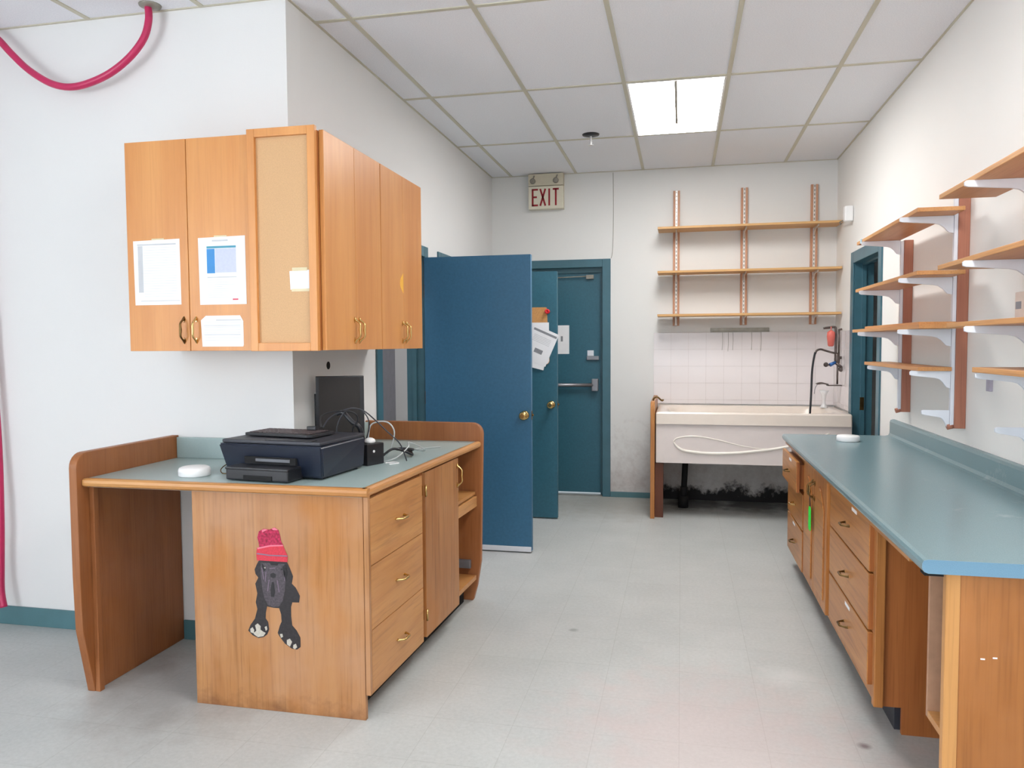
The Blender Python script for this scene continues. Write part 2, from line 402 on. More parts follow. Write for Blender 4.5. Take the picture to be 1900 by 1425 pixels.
# rear windows, unseen, made large to even out the light
for n, (a, b) in enumerate(((-3.85, -1.65), (-1.15, 1.05))):
    f = MB(); f.box(a, b, YR-.10, YR-.04, .7, .75); f.box(a, b, YR-.10, YR-.04, 2.55, 2.6); f.box(a, a+.05, YR-.10, YR-.04, .75, 2.55); f.box(b-.05, b, YR-.10, YR-.04, .75, 2.55)
    o = f.build('window_%d' % (n+1), WPLAS, kind='structure')
    g = MB(); g.box(a+.05, b-.05, YR-.075, YR-.070, .75, 2.55); g.build('pane', GLASS, o)
f = MB(); f.box(XF-.1, XF-.04, -3.5, -.3, .7, .75); f.box(XF-.1, XF-.04, -3.5, -.3, 2.55, 2.6); f.box(XF-.1, XF-.04, -3.5, -3.45, .75, 2.55); f.box(XF-.1, XF-.04, -.35, -.3, .75, 2.55)
o = f.build('window_3', WPLAS, kind='structure')  # unseen window added so that light comes from the left
g = MB(); g.box(XF-.075, XF-.07, -3.45, -.35, .75, 2.55); g.build('pane', GLASS, o)
# baseboards
m_ = MB(); m_.box(XF, -2.425, YW-.010, YW, 0, .095, .002); m_.box(-2.36, -1.90, YW-.010, YW, 0, .095, .002); st(m_, 'baseboard_alcove', BASE)
m_ = MB(); m_.box(-.636, -.255, YB-.012, YB, 0, .05, .002); st(m_, 'baseboard_back', BASE)
m_ = MB(); m_.box(XL, XL+.01, 4.13, 4.24, 0, .095); m_.box(XL, XL+.01, 5.22, 5.42, 0, .095); m_.box(XL, XL+.01, 6.27, YB-.012, 0, .095); st(m_, 'baseboard_left', BASE)
# door frames ----------------------------------------------------------
def frame_y(name, xw, sgn, y0, y1, zt, thick, cas=.06, mat=TEALF, yo0=None, yo1=None):
    """frame in a wall of constant x; opening y0..y1; sgn: room side of the wall"""
    f = MB(); e = .012*sgn; X0, X1 = sorted((xw, xw-thick*sgn))
    xa, xb = sorted((xw, xw+e))
    a = y0-cas if yo0 is None else yo0; b = y1+cas if yo1 is None else yo1
    f.box(xa, xb, a, y0+.012, 0, zt+cas, .003); f.box(xa, xb, y1-.012, b, 0, zt+cas, .003); f.box(xa, xb, y0+.0125, y1-.0125, zt-.012, zt+cas, .003)
    f.box(X0, X1, y0, y0+.012, 0, zt); f.box(X0, X1, y1-.012, y1, 0, zt); f.box(X0, X1, y0+.012, y1-.012, zt-.012, zt)
    s0, s1 = sorted((xw-.055*sgn, xw-.085*sgn))
    f.box(s0, s1, y0+.012, y0+.028, 0, zt-.012); f.box(s0, s1, y1-.028, y1-.012, 0, zt-.012); f.box(s0, s1, y0+.028, y1-.028, zt-.028, zt-.012)
    return f.build(name, mat, kind='structure')
frame_y('trim_2', XL, 1, 4.32, 5.145, 2.05, TW, yo0=4.25, yo1=5.205)
frame_y('trim_3', XL, 1, 5.50, 6.19, 2.05, TW)
t4 = frame_y('trim_4', XR, -1, 5.63, 6.43, 2.05, .14, cas=.075)
k = MB(); k.box(XR+.05, XR+.08, 6.4005, 6.4025, .90, 1.0); k.build('strike_plate', BRASSD, t4)
f = MB()
f.box(-1.68, -1.608, YB-.012, YB, 0, 2.207, .003); f.box(-.712, -.637, YB-.012, YB, 0, 2.207, .003); f.box(-1.6075, -.7125, YB-.012, YB, 2.133, 2.207, .003)
f.box(-1.62, -1.608, YB, YB+.2, 0, 2.145); f.box(-.712, -.70, YB, YB+.2, 0, 2.145); f.box(-1.608, -.712, YB, YB+.2, 2.133, 2.145)
f.box(-1.608, -1.59, YB+.125, YB+.145, 0, 2.133); f.box(-.735, -.712, YB+.06, YB+.075, 0, 2.133); f.box(-1.59, -.735, YB+.06, YB+.075, 2.09, 2.133)
st(f, 'trim_5', TEALF)

# ------------------------------------------------------------------ doors
def knob(parent, x, y, z, sgn):
    k = MB(); k.lathe([(.03, 0), (.032, .004*sgn), (.026, .010*sgn), (.012, .014*sgn), (.011, .032*sgn), (.018, .038*sgn), (.028, .046*sgn), (.030, .058*sgn), (.026, .070*sgn), (.014, .077*sgn)], (x, y, z), 'y', 24)
    k.build('door_knob', BRASS, parent)
def slab(name, mat, x0, x1, y0, y1, z0, z1):
    d = MB(); d.box(x0, x1, y0, y1, z0, z1, .002); return d.build(name, mat, kind='structure')
d1 = slab('door_1', TEAL, XL+.015, -.990, 5.10, 5.145, .012, 2.03)
s = MB(); s.box(XL+.02, -.993, 5.088, 5.0995, .008, .042, .002); s.build('door_sweep', WHITE, d1)
knob(d1, -1.035, 5.10, .945, -1); knob(d1, -1.035, 5.145, .945, 1)
k = MB(); k.box(-.990, -.988, 5.108, 5.137, .915, .975); k.lathe([(.008, 0), (.008, .008), (.004, .011)], (-.988, 5.122, .945), 'x', 12); k.build('latch', BRASSD, d1)
for zz in (.25, 1.06, 1.8):
    h = MB(); h.lathe([(.007, -.045), (.007, .045)], (XL+.008, 5.152, zz), 'z', 10); h.box(XL-.002+.013, XL+.0145, 5.105, 5.15, zz-.045, zz+.045); h.build('hinge', BRASSD, d1)
d2 = slab('door_2', TEALG, XL+.015, -.975, 6.13, 6.175, .012, 2.01)
knob(d2, -1.022, 6.13, .937, -1); knob(d2, -1.022, 6.175, .937, 1)
k = MB(); k.box(-.975, -.973, 6.137, 6.167, .907, .967); k.lathe([(.008, 0), (.008, .008), (.004, .011)], (-.973, 6.152, .937), 'x', 12); k.build('latch', BRASSD, d2)
d3 = slab('door_3', TEALG, -1.604, -.737, YB+.083, YB+.124, .018, 2.130)
b = MB(); yb = YB+.083
b.tube([(-1.52, yb-.06, 1.040), (-.80, yb-.06, 1.040)], .0175, 12); b.box(-.815, -.755, yb-.075, yb, .985, 1.10, .006); b.box(-1.57, -1.51, yb-.075, yb, .985, 1.10, .006)
b.build('panic_bar', CHROME, d3)
b = MB(); b.box(-.865, -.752, yb-.03, yb, 1.275, 1.312, .004); b.build('rim_latch', CHROME, d3)
b = MB(); b.box(-.862, -.802, yb-.006, yb, 1.3125, 1.365, .003); b.build('latch_plate', WHITE, d3)
b = MB(); b.tube([(-1.30, yb-.035, 2.045), (-.86, yb-.035, 2.055)], .005, 8); b.box(-.87, -.80, yb-.04, yb, 2.03, 2.068, .004); b.build('closer_arm', STEEL, d3)
# daylight strip: the sill beyond the back door
m_ = MB(); m_.box(-1.607, -.713, YB+.0, YB+.2, 0, .004); st(m_, 'trim_6', STEEL)

# ------------------------------------------------------------------ ceiling things
def troffer(ix, iy, label, divider=True):
    x0 = -1.565+.61*ix+.012; x1 = x0+.586; y0 = 3.538+1.22*iy+.012; y1 = y0+1.196
    t = thing('ceiling_light', label, 'light', ((x0+x1)/2, (y0+y1)/2, H-.02), group='recessed ceiling lights')
    f = MB(); f.box(x0, x1, y0, y0+.012, H-.006, H-.0005); f.box(x0, x1, y1-.012, y1, H-.006, H-.0005); f.box(x0, x0+.012, y0+.012, y1-.012, H-.006, H-.0005); f.box(x1-.012, x1, y0+.012, y1-.012, H-.006, H-.0005)
    f.build('light_frame', WPLAS, t)
    d = MB(); d.box(x0+.012, x1-.012, y0+.012, y1-.012, H-.005, H-.001); d.build('diffuser', LENS, t)
    if divider:
        xc = (x0+x1)/2; d = MB(); d.box(xc-.008, xc+.008, y0+.012, y0+.9, H-.016, H-.0055, .002); d.build('divider_strip', STEEL, t)
    return t
troffer(2, 1, 'lit rectangular fluorescent panel in the ceiling grid above the aisle')
for ix, iy, lb in ((3, -2, 'added lit ceiling panel out of view, brightening the walls and desk'), (1, -6, 'added lit ceiling panel out of view near the rear windows')):
    troffer(ix, iy, lb, False)  # unseen panels added to light the walls, floor and desk
s = thing('fire_sprinkler', 'dark round ceiling escutcheon with short white pendant sprinkler left of the light', 'sprinkler', (-.672, 5.86, H-.09))
q = MB(); q.lathe([(.065, 0), (.062, -.008), (.03, -.014), (.026, -.014)], (-.672, 5.86, H-.0005), 'z', 28); q.build('escutcheon', BLACK, s)
q = MB(); q.lathe([(.008, -.014), (.008, -.06), (.012, -.065), (.006, -.07), (.006, -.078), (.02, -.08), (.02, -.083)], (-.672, 5.86, H), 'z', 14); q.build('sprinkler_head', WPLAS, s)
q = MB(); q.lathe([(.05, 0), (.048, -.006), (.02, -.01)], (-2.40, 3.19, H-.0003), 'z', 20)
q.build('hose_collar', STEEL, label='grey metal collar in the ceiling where the magenta hose comes out', cat='collar')
q = MB(); q.tube([(-2.412, 3.192, H-.006), (-2.41, 3.19, 2.93), (-2.44, 3.19, 2.85), (-2.52, 3.185, 2.765), (-2.64, 3.18, 2.695), (-2.80, 3.18, 2.658), (-2.93, 3.18, 2.678), (-3.06, 3.18, 2.752), (-3.16, 3.18, 2.84), (-3.24, 3.18, 2.92), (-3.32, 3.18, 2.965), (-3.40, 3.19, 2.90), (-3.42, 3.20, 2.6), (-3.40, 3.215, 1.8), (-3.366, 3.215, 1.0), (-3.352, 3.20, .6), (-3.362, 3.20, .35), (-3.358, 3.19, .2), (-3.335, 3.18, .115)], .0165, 12, smooth=6)
q.build('hose', HOSE, label='magenta rubber hose looping down from the ceiling along the left wall', cat='hose')

# exit sign
es = thing('exit_sign', 'white emergency exit sign with red letters and two lamps on the back wall', 'sign', (-1.226, YB-.05, 2.672))
q = MB(); q.box(-1.388, -1.064, YB-.085, YB, 2.672, 2.88, .004); q.build('sign_box', SIGN, es)
q = MB(); q.box(-1.388, -1.064, YB-.09, YB, 2.884, 2.992, .004); q.build('lamp_housing', SIGNT, es)
for cx in (-1.345, -1.13):
    q = MB(); q.lathe([(.026, 0), (.026, -.012), (.018, -.02)], (cx, YB-.09, 2.925), 'y', 18); q.tube([(cx, YB-.095, 2.94), (cx+.015, YB-.10, 2.975)], .006, 8); q.build('emergency_lamp', STEEL, es)
def strokes(segs, wd, x0, y, z0):
    q = MB()
    for (a, b2, c, d) in segs:
        A = Vector((a, 0, b2)); B = Vector((c, 0, d)); t = (B-A).normalized(); n = Vector((-t.z, 0, t.x))*wd/2
        q.prism([(x0+p.x, z0+p.z) for p in (A-n, B-n, B+n, A+n)], y-.0015, y, 'y')
    return q
hh = .155
for nm, x0, segs in (('letter_e', -1.348, [(0, 0, 0, hh), (-.0075, .006, .05, .006), (-.0075, hh-.006, .05, hh-.006), (0, hh*.52, .04, hh*.52)]),
                     ('letter_x', -1.277, [(0, 0, .048, hh), (.048, 0, 0, hh)]),
                     ('letter_i', -1.193, [(0, 0, 0, hh)]),
                     ('letter_t', -1.16, [(.028, 0, .028, hh), (0, hh-.006, .056, hh-.006)])):
    q = strokes(segs, .0165 if nm != 'letter_t' else .0165, x0, YB-.0853, 2.70); q.build(nm, EXR, es)
# thin cord running down the back wall
q = MB(); q.tube([(-.615, YB-.003, 2.985), (-.612, YB-.003, 2.6), (-.618, YB-.003, 2.30), (-.632, YB-.003, 2.21)], .0022, 6, smooth=4)
q.build('wire', STEEL, label='thin grey wire running down the back wall from ceiling to door frame', cat='wire')

# ------------------------------------------------------------------ hardware
def pull(parent, c, along, out, L=.10, mat=BRASS, name='handle'):
    """bow pull with leaf ends; c on the face, along / out unit vectors"""
    c = Vector(c); a = Vector(along).normalized(); o = Vector(out).normalized()
    q = MB(); h = L/2
    pts = [c-a*h+o*.003, c-a*(h*.80)+o*.006, c-a*(h*.66)+o*.018, c-a*(h*.42)+o*.028, c+o*.027, c+a*(h*.42)+o*.028, c+a*(h*.66)+o*.018, c+a*(h*.80)+o*.006, c+a*h+o*.003]
    q.tube(pts, [.0022, .0055, .0035, .0045, .006, .0045, .0035, .0055, .0022], 8, smooth=4)
    for sg in (-1, 1):
        s_ = c+a*sg*h*.80; side = a.cross(o)
        vv = [s_+a*.014, s_+side*.006, s_-a*.014, s_-side*.006]
        A = [q.bm.verts.new(v_) for v_ in vv]; B = [q.bm.verts.new(v_+o*.003) for v_ in vv]
        q.bm.faces.new(A); q.bm.faces.new(B)
        for i in range(4): q.bm.faces.new((A[i], A[(i+1) % 4], B[(i+1) % 4], B[i]))
    return q.build(name, mat, parent)

# ------------------------------------------------------------------ upper cabinets
Z0, Z1 = 1.407, 2.303
ca = thing('wall_cabinet', 'orange wood wall cabinet with taped papers on its two doors, facing the camera', 'cabinet', (-2.053, 3.1, Z0), group=None)
q = MB(); q.box(-2.348, -1.758, 2.951, YW-.001, Z0, Z1, .001); q.build('cabinet_body', UPPERP, ca)
for i, (a, b_) in enumerate(((-2.352, -2.0565), (-2.0535, -1.760))):
    q = MB(); q.box(a, b_, 2.930, 2.950, Z0, Z1+.001, .0015); d = q.build('cabinet_door', UPPER, ca)
    pull(d, ((-2.083 if i == 0 else -2.024), 2.930, 1.496), (0, 0, 1), (0, -1, 0), .115, BRASSD if i == 0 else BRASS)
cb = thing('wall_cabinet', 'orange wood wall cabinet on the corner with framed tan end panel', 'cabinet', (-1.6, 3.2, Z0))
q = MB(); q.box(-1.752, -1.452, 2.931, 3.546, Z0, Z1, .001); q.build('cabinet_body', OAKRD, cb)
q = MB(); zt = 2.318; fx0, fx1 = -1.756, -1.452; fw_ = .034
q.box(fx0, fx0+fw_, 2.908, 2.930, Z0-.002, zt, .002); q.box(fx1-fw_, fx1, 2.908, 2.930, Z0-.002, zt, .002)
q.box(fx0+fw_, fx1-fw_, 2.908, 2.930, Z0-.002, Z0+.032, .002); q.box(fx0+fw_, fx1-fw_, 2.908, 2.930, zt-.034, zt, .002); q.build('panel_frame', UPPERP, cb)
q = MB(); q.box(fx0+fw_, fx1-fw_, 2.922, 2.9285, Z0+.032, zt-.034); q.build('end_panel', TAN, cb)
for i, (a, b_) in enumerate(((2.944, 3.2435), (3.2465, 3.545))):
    q = MB(); q.box(-1.450, -1.430, a, b_, Z0, Z1+.003, .0015); d = q.build('cabinet_door', UPPER, cb)
    pull(d, (-1.430, (3.222 if i == 0 else 3.272), 1.494), (0, 0, 1), (1, 0, 0), .115)
cc = thing('wall_cabinet', 'orange wood wall cabinet with a yellow sticker, nearest the blue doors', 'cabinet', (-1.6, 3.85, Z0))
q = MB(); q.box(-1.754, -1.452, 3.551, 4.147, Z0, Z1, .001); q.build('cabinet_body', OAKRD, cc)
for i, (a, b_) in enumerate(((3.553, 3.8515), (3.8545, 4.149))):
    q = MB(); q.box(-1.450, -1.430, a, b_, Z0, Z1+.003, .0015); d = q.build('cabinet_door', UPPER, cc)
    pull(d, (-1.430, (3.830 if i == 0 else 3.880), 1.494), (0, 0, 1), (1, 0, 0), .115)
    if i == 0:
        pts = [(3.8505, 1.697)]+[(3.8505-.048*math.sin(math.pi*t/10), 1.697+.106*t/10) for t in range(1, 10)]+[(3.8505, 1.803)]
        q = MB(); q.prism(pts, -1.4302, -1.4294, 'x'); q.build('sticker', YEL, d)

# papers on the cabinet
def paper(name, label, cat, x0, x1, z0, z1, y, cut=0, th=.0008):
    t = thing(name, label, cat, ((x0+x1)/2, y, z0))
    q = MB()
    if cut: q.prism([(x0+.2*cut, z0), (x1-.1*cut, z0), (x1, z0+.3*cut), (x1, z1-cut), (x1-.6*cut, z1), (x0+cut, z1), (x0, z1-cut*.8)], y-th, y, 'y')
    else: q.prism([(x0+.003, z0), (x1, z0), (x1-.001, z1), (x0, z1-.004)], y-th, y, 'y')
    q.build('sheet', PAPER, t); return t
def mark(t, name, mat, rects, y):
    q = MB()
    for (a, b_, c, d) in rects: q.box(a, b_, y-.0012, y-.0009, c, d)
    q.build(name, mat, t)
yp = 2.9298
p = paper('taped_paper', 'white sheet with a grey printed table, taped to the leftmost cabinet door', 'paper', -2.322, -2.094, 1.606, 1.886, yp)
mark(p, 'printed_table', INK, [(-2.302, -2.113, 1.862-.0, 1.868)]+[(-2.300, -2.276, 1.66+.0, 1.860)]+[(-2.29, -2.10, 1.622, 1.625)], yp)
mark(p, 'table_rules', LGREY, [(-2.272, -2.112, 1.642+.011*i, 1.6445+.011*i) for i in range(20)], yp)
mark(p, 'tape', TAPE, [(-2.23, -2.17, 1.884, 1.890)], yp)
p = paper('taped_paper', 'white sheet with a blue printed table, taped high on the second cabinet door', 'paper', -2.006, -1.784, 1.603, 1.889, yp)
mark(p, 'blue_block', BLUEP, [(-1.966, -1.928, 1.735, 1.838)], yp); mark(p, 'table_header', TEALP, [(-1.966, -1.828, 1.840, 1.849)], yp)
mark(p, 'lavender_table', LAV, [(-1.926, -1.828, 1.737, 1.838)], yp)
mark(p, 'title_line', INK, [(-1.940, -1.865, 1.868, 1.875)], yp); mark(p, 'subtitle_line', INK, [(-1.965, -1.828, 1.716, 1.720)], yp)
mark(p, 'text_lines', LGREY, [(-1.963, -1.835-.03*(i % 3), 1.632+.009*i, 1.635+.009*i) for i in range(9)], yp)
mark(p, 'red_mark', REDP, [(-1.848, -1.822, 1.621, 1.627)], yp); mark(p, 'tape', TAPE, [(-1.93, -1.87, 1.887, 1.893)], yp)
p = paper('taped_paper', 'small sheet with clipped corners taped beside the handle of the second cabinet door', 'paper', -2.002, -1.802, 1.425, 1.556, yp, cut=.024)
mark(p, 'printed_rows', LGREY, [(-1.985, -1.815, 1.45+.011*i, 1.453+.011*i) for i in range(8)], yp); mark(p, 'row_rules', INK, [(-1.93, -1.812, 1.535, 1.539), (-1.99, -1.815, 1.512, 1.514), (-1.99, -1.815, 1.475, 1.477)], yp)
yp2 = 2.9218
p = paper('note_card', 'small white note taped to the tan framed end panel', 'note', -1.580, -1.485, 1.658, 1.738, yp2)
mark(p, 'tape', TAPE, [(-1.568, -1.50, 1.734, 1.748)], yp2); mark(p, 'tape', TAPE, [(-1.572, -1.49, 1.650, 1.661)], yp2)

# ------------------------------------------------------------------ desk
P0 = Vector((-1.16, 2.665)); tt = (Vector((-1.10, 4.10))-P0).normalized(); nn = Vector((tt.y, -tt.x))
def SKM():
    return Matrix(((nn.x, tt.x, 0, P0.x), (nn.y, tt.y, 0, P0.y), (0, 0, 1, 0), (0, 0, 0, 1)))   # local x=out, y=along s
ZT = .893
dk = thing('desk', 'worn oak reception desk with sage countertop and tall rounded end boards', 'desk', (-1.6, 3.2, 0))
q = MB(); q.prism([(-2.362, 2.665), (-1.165, 2.665), (-1.106, 4.078), (XL+.001, 4.078), (XL+.001, YW-.001), (-2.362, YW-.001)], .857, ZT, 'z'); q.build('countertop', LAM, dk)
q = MB(); q.box(-2.362, XL+.0, YW-.022, YW-.001, ZT, .992, .003); q.build('backsplash', LAM, dk)
q = MB(); q.box(XL+.001, XL+.022, YW-.022, 4.078, ZT, .992, .003); q.build('backsplash', LAM, dk)
q = MB(); q.prism([(2.664, .862), (2.664, .895), (2.645, .895), (2.636, .889), (2.634, .879), (2.636, .868), (2.645, .862)], -2.36, -1.132, 'x'); q.build('front_nosing', OAKX, dk)
q = MB(); q.T = SKM(); q.prism([(0.004, .862), (0.004, .895), (.018, .895), (.027, .889), (.029, .879), (.027, .868), (.018, .862)], -.02, 1.405, 'y')
q.build('side_nosing', OAKN, dk)
q = MB(); q.prism([(YW-.001, 0), (2.672, 0), (2.652, .10), (2.617, .275), (2.611, .5), (2.611, .94)]+[(2.611+.06-.06*math.cos(R(a)), .94+.06*math.sin(R(a))) for a in (15, 30, 45, 60, 75, 90)]+[(YW-.001, 1.0)], -2.400, -2.364, 'x', .004); q.build('end_board', OAKD, dk)
q = MB(); q.box(-2.3635, -2.342, 2.674, 2.70, .0, .857, .002); q.box(-2.3635, -2.36, 2.70, YW-.012, 0.02, .857); q.build('inner_lining', OAKD, dk)
q = MB(); q.prism([(XL+.001, 0), (-1.127, 0), (-1.105, .08), (-1.082, .22), (-1.074, .6), (-1.066, .935)]+[(-1.066-.06+.06*math.cos(R(a)), .935+.06*math.sin(R(a))) for a in (15, 30, 45, 60, 75, 90)]+[(XL+.001, .998)], 4.080, 4.116, 'y', .004); q.build('end_board', OAKD, dk)
q = MB(); q.box(-1.886, -1.163, 2.668, 2.688, .0, .861, .002); q.build('front_panel', OAK, dk)
q = MB(); q.box(-1.884, -1.866, 2.689, YW-.014, .0, .857, .001); q.build('side_panel', OAKD, dk)
# drawer and door side (skewed local frame)
q = MB(); q.T = SKM(); q.box(-.45, -.0005, .024, 1.045, .10, .856); q.build('carcass', OAKRD, dk)
q = MB(); q.T = SKM(); q.box(0, .019, .0, .019, .10, .861, .001); q.build('corner_stile', OAK, dk)
q = MB(); q.T = SKM(); q.box(-.45, -.07, .03, 1.38, .0, .0995); q.build('toe_kick', SLOT, dk)
n3 = Vector((nn.x, nn.y, 0)); t3 = Vector((tt.x, tt.y, 0)); P03 = Vector((P0.x, P0.y, 0))
SK = lambda o_, s_, z_: P03+n3*o_+t3*s_+Vector((0, 0, z_))
for (a, b_, hz) in ((.594, .850, .72), (.347, .591, .468), (.100, .344, .218)):
    q = MB(); q.T = SKM(); q.box(.0, .019, .021, .550, a, b_, .0015); d = q.build('drawer', OAKY, dk)
    pull(d, SK(.019, .300, hz), t3, n3, .10)
q = MB(); q.T = SKM(); q.box(.0, .006, .5515, .583, .10, .856); q.build('centre_stile', OAKRD, dk)
q = MB(); q.T = SKM(); q.box(.0, .020, .586, 1.043, .106, .857, .0015); d = q.build('cabinet_door', OAK, dk)
pull(d, SK(.020, 1.020, .770), (0, 0, 1), n3, .12)
for hz in (.775, .21):
    q = MB(); q.T = SKM(); q.lathe([(.005, -.026), (.005, .026)], (.024, .584, hz), 'z', 10); q.box(.0065, .0085, .562, .584, hz-.022, hz+.022); q.build('hinge', BRASS, d)
q = MB(); q.T = SKM(); q.box(-.42, -.002, 1.046, 1.400, .125, .150, .001); q.build('bottom_shelf', OAKX, dk)
q = MB(); q.T = SKM(); q.box(-.42, -.004, 1.046, 1.400, .600, .618, .001); q.build('middle_shelf', OAKX, dk)
q = MB(); q.T = SKM(); q.box(-.30, .004, 1.046, 1.404, .535, .592, .002); q.build('shelf_rail', OAKN, dk)
q = MB(); q.T = SKM(); q.box(-.44, -.43, 1.046, 1.404, .10, .856); q.build('back_panel', OAKD, dk)
q = MB(); q.T = SKM(); q.box(-.28, -.03, 1.375, 1.400, .19, .235, .003); q.build('runner', GREYC, dk)
q = MB(); q.T = SKM(); q.box(-.38, -.10, 1.375, 1.400, .6185, .633, .002); q.build('runner', GREYC, dk)

# dog sticker: outlines of the printed cut-out
def dz(zx, zy):
    px = 440+zx/5.479; py = 960+zy/5.481
    return (-1.654+(px-458)*.002296, .725-(py-980)*.002108)
DY = 2.6675
ds = thing('dog_sticker', 'cut-out sticker of a black dog in a red knitted hat on the desk front', 'sticker', (-1.54, DY, .25))
def dpoly(name, mat, pts, lay, many=None):
    q = MB()
    for P_ in ([pts] if many is None else many): q.prism([dz(*p) for p in P_], DY-.0005*(lay+1), DY-.0005*lay, 'y')
    return q.build(name, mat, ds)
dpoly('body', FUR, [(235, 445), (515, 445), (545, 510), (575, 590), (565, 645), (560, 665), (600, 705), (640, 785), (630, 852), (562, 855), (548, 905), (548, 1000), (556, 1090), (600, 1140), (636, 1210), (636, 1305), (600, 1335), (548, 1330), (480, 1285), (430, 1220), (408, 1180), (432, 1100), (450, 1060), (446, 985), (428, 925), (370, 925), (305, 915), (292, 980), (288, 1040), (312, 1075), (322, 1150), (300, 1205), (262, 1235), (210, 1250), (150, 1225), (105, 1180), (130, 1120), (178, 1050), (205, 950), (190, 880), (208, 790), (190, 690), (222, 625), (195, 590), (186, 545), (210, 490)], 0)
dpoly('face', FURM, [(250, 470), (500, 470), (505, 600), (490, 740), (465, 850), (430, 905), (370, 918), (315, 900), (280, 830), (262, 740), (248, 600)], 1)
dpoly('muzzle_marks', FURB, None, 2, [[(345, 580), (375, 565), (405, 580), (400, 612), (372, 620), (350, 608)], [(362, 660), (380, 660), (392, 760), (380, 812), (350, 812), (345, 740)], [(262, 470), (290, 505), (300, 540), (285, 560), (265, 520)], [(500, 470), (520, 560), (500, 640), (480, 560), (470, 500)], [(340, 460), (440, 460), (420, 490), (360, 490)]])
for wr in ([(258, 520), (264, 520), (282, 640), (276, 642)], [(300, 560), (306, 558), (296, 660), (290, 660)], [(488, 540), (494, 540), (494, 640), (488, 640)], [(330, 640), (336, 640), (318, 760), (312, 758)], [(412, 640), (418, 640), (436, 760), (430, 762)], [(340, 520), (400, 512), (400, 518), (342, 526)]): dpoly('wrinkle', HATG, wr, 2)
dpoly('eye', PAW, [(285, 517), (296, 510), (302, 520), (294, 529)], 3)
dpoly('eye', FURB, [(450, 520), (470, 515), (474, 528), (460, 535)], 3)
dpoly('paw_toes', PAW, None, 1, [[(178, 1120), (205, 1098), (235, 1125), (232, 1160), (262, 1180), (285, 1190), (262, 1225), (205, 1240), (165, 1215), (160, 1200), (190, 1175)], [(128, 1160), (152, 1142), (168, 1170), (160, 1205), (130, 1195)], [(276, 1130), (296, 1118), (303, 1150), (288, 1170)]])
dpoly('paw_toes', PAW, None, 1, [[(430, 1190), (455, 1185), (462, 1215), (440, 1228)], [(500, 1245), (530, 1228), (552, 1260), (530, 1310), (500, 1290)], [(565, 1290), (590, 1275), (602, 1310), (580, 1332), (560, 1322)]])
dpoly('hat_knit', HATK, [(222, 215), (240, 150), (290, 122), (345, 128), (400, 102), (440, 130), (455, 190), (462, 240), (484, 280), (484, 300), (240, 310), (235, 270)], 1)
dpoly('hat_band', HATR, [(218, 320), (350, 285), (480, 275), (505, 340), (527, 385), (522, 448), (214, 448), (208, 380)], 2)
dpoly('hat_stripes', HATG, None, 3, [[(214, 372), (350, 384), (525, 380), (525, 392), (350, 396), (214, 386)]])
dpoly('hat_trim', HATP, None, 3, [[(222, 318), (350, 285), (480, 275), (484, 288), (350, 300), (224, 334)], [(270, 135), (300, 124), (330, 130), (300, 145), (275, 160)], [(370, 118), (400, 103), (435, 125), (415, 130), (385, 130)]])

# ------------------------------------------------------------------ things on the desk
q = MB(); q.lathe([(.001, 0), (.060, 0), (.063, .004), (.063, .026), (.060, .033), (.050, .038), (.001, .038)], (-1.962, 2.80, ZT+.0005), 'z', 40)
q.build('round_cap', WPLAS, label='white round plastic cap lying on the left desk countertop beside the printer', cat='cap')
PR = R(-6)
pr = thing('printer', 'navy black inkjet printer with front paper tray on the desk', 'printer', (-1.590, 2.972, ZT), PR)
def loft(q, A, B):   # two quads, bottom and top
    a = [q.v(p) for p in A]; b_ = [q.v(p) for p in B]
    q.bm.faces.new(a); q.bm.faces.new(b_)
    for i in range(4): q.bm.faces.new((a[i], a[(i+1) % 4], b_[(i+1) % 4], b_[i]))
q = MB(); t_ = bmesh.new()
vs_ = [t_.verts.new(p) for p in ((-.218, -.17, .008), (.232, -.17, .008), (.228, .165, .008), (-.214, .165, .008), (-.245, -.197, .138), (.246, -.197, .138), (.232, .172, .138), (-.236, .172, .138))]
for fc in ((0, 1, 2, 3), (4, 5, 6, 7), (0, 1, 5, 4), (1, 2, 6, 5), (2, 3, 7, 6), (3, 0, 4, 7)): t_.faces.new([vs_[i] for i in fc])
bmesh.ops.recalc_face_normals(t_, faces=t_.faces); bmesh.ops.bevel(t_, geom=list(t_.edges), offset=.008, segments=3, affect='EDGES'); q._add(t_)
q.build('printer_body', NAVY, pr, world=False)
q = MB(); q.box(-.232, .230, -.185, .170, .1385, .154, .006); q.build('scanner_lid', CHAR, pr, world=False)
q = MB(); q.box(-.03, .19, -.178, -.14, .1542, .157, .001); q.build('control_strip', BLACK, pr, world=False)
q = MB(); q.box(-.115, .125, -.196, -.176, .060, .088); q.build('output_slot', SLOT, pr, world=False)
q = MB(); q.box(-.06, .10, -.200, -.188, .070, .082, .001); q.build('paper_guide', flat('grey_plastic', lin(104, 106, 112), .5), pr, world=False)
q = MB(); q.box(-.150, .138, -.268, -.16, .004, .050, .006); q.box(-.152, .140, -.271, -.16, .045, .056, .004); q.build('paper_tray', BLACK, pr, world=False)
q = MB(); q.box(-.065, .065, -.272, -.2675, .006, .026, .001); q.build('tray_grip', SLOT, pr, world=False)
for sx in (-.19, .20):
    for sy in (-.12, .13): q = MB(); q.lathe([(.012, 0), (.012, .0085)], (sx, sy, 0), 'z', 12); q.build('rubber_foot', BLACK, pr, world=False)
kb = thing('keyboard', 'small black keyboard lying on top of the printer', 'keyboard', (-1.62, 2.975, ZT+.1545), PR+R(-1))
q = MB(); q.prism([(-.165, -.085), (.150, -.105), (.172, -.09), (.172, .07), (.155, .08), (-.150, .085), (-.168, .07)], 0.003, .016, 'z', .003); q.build('keyboard_case', BLACK, kb, world=False)
q = MB()
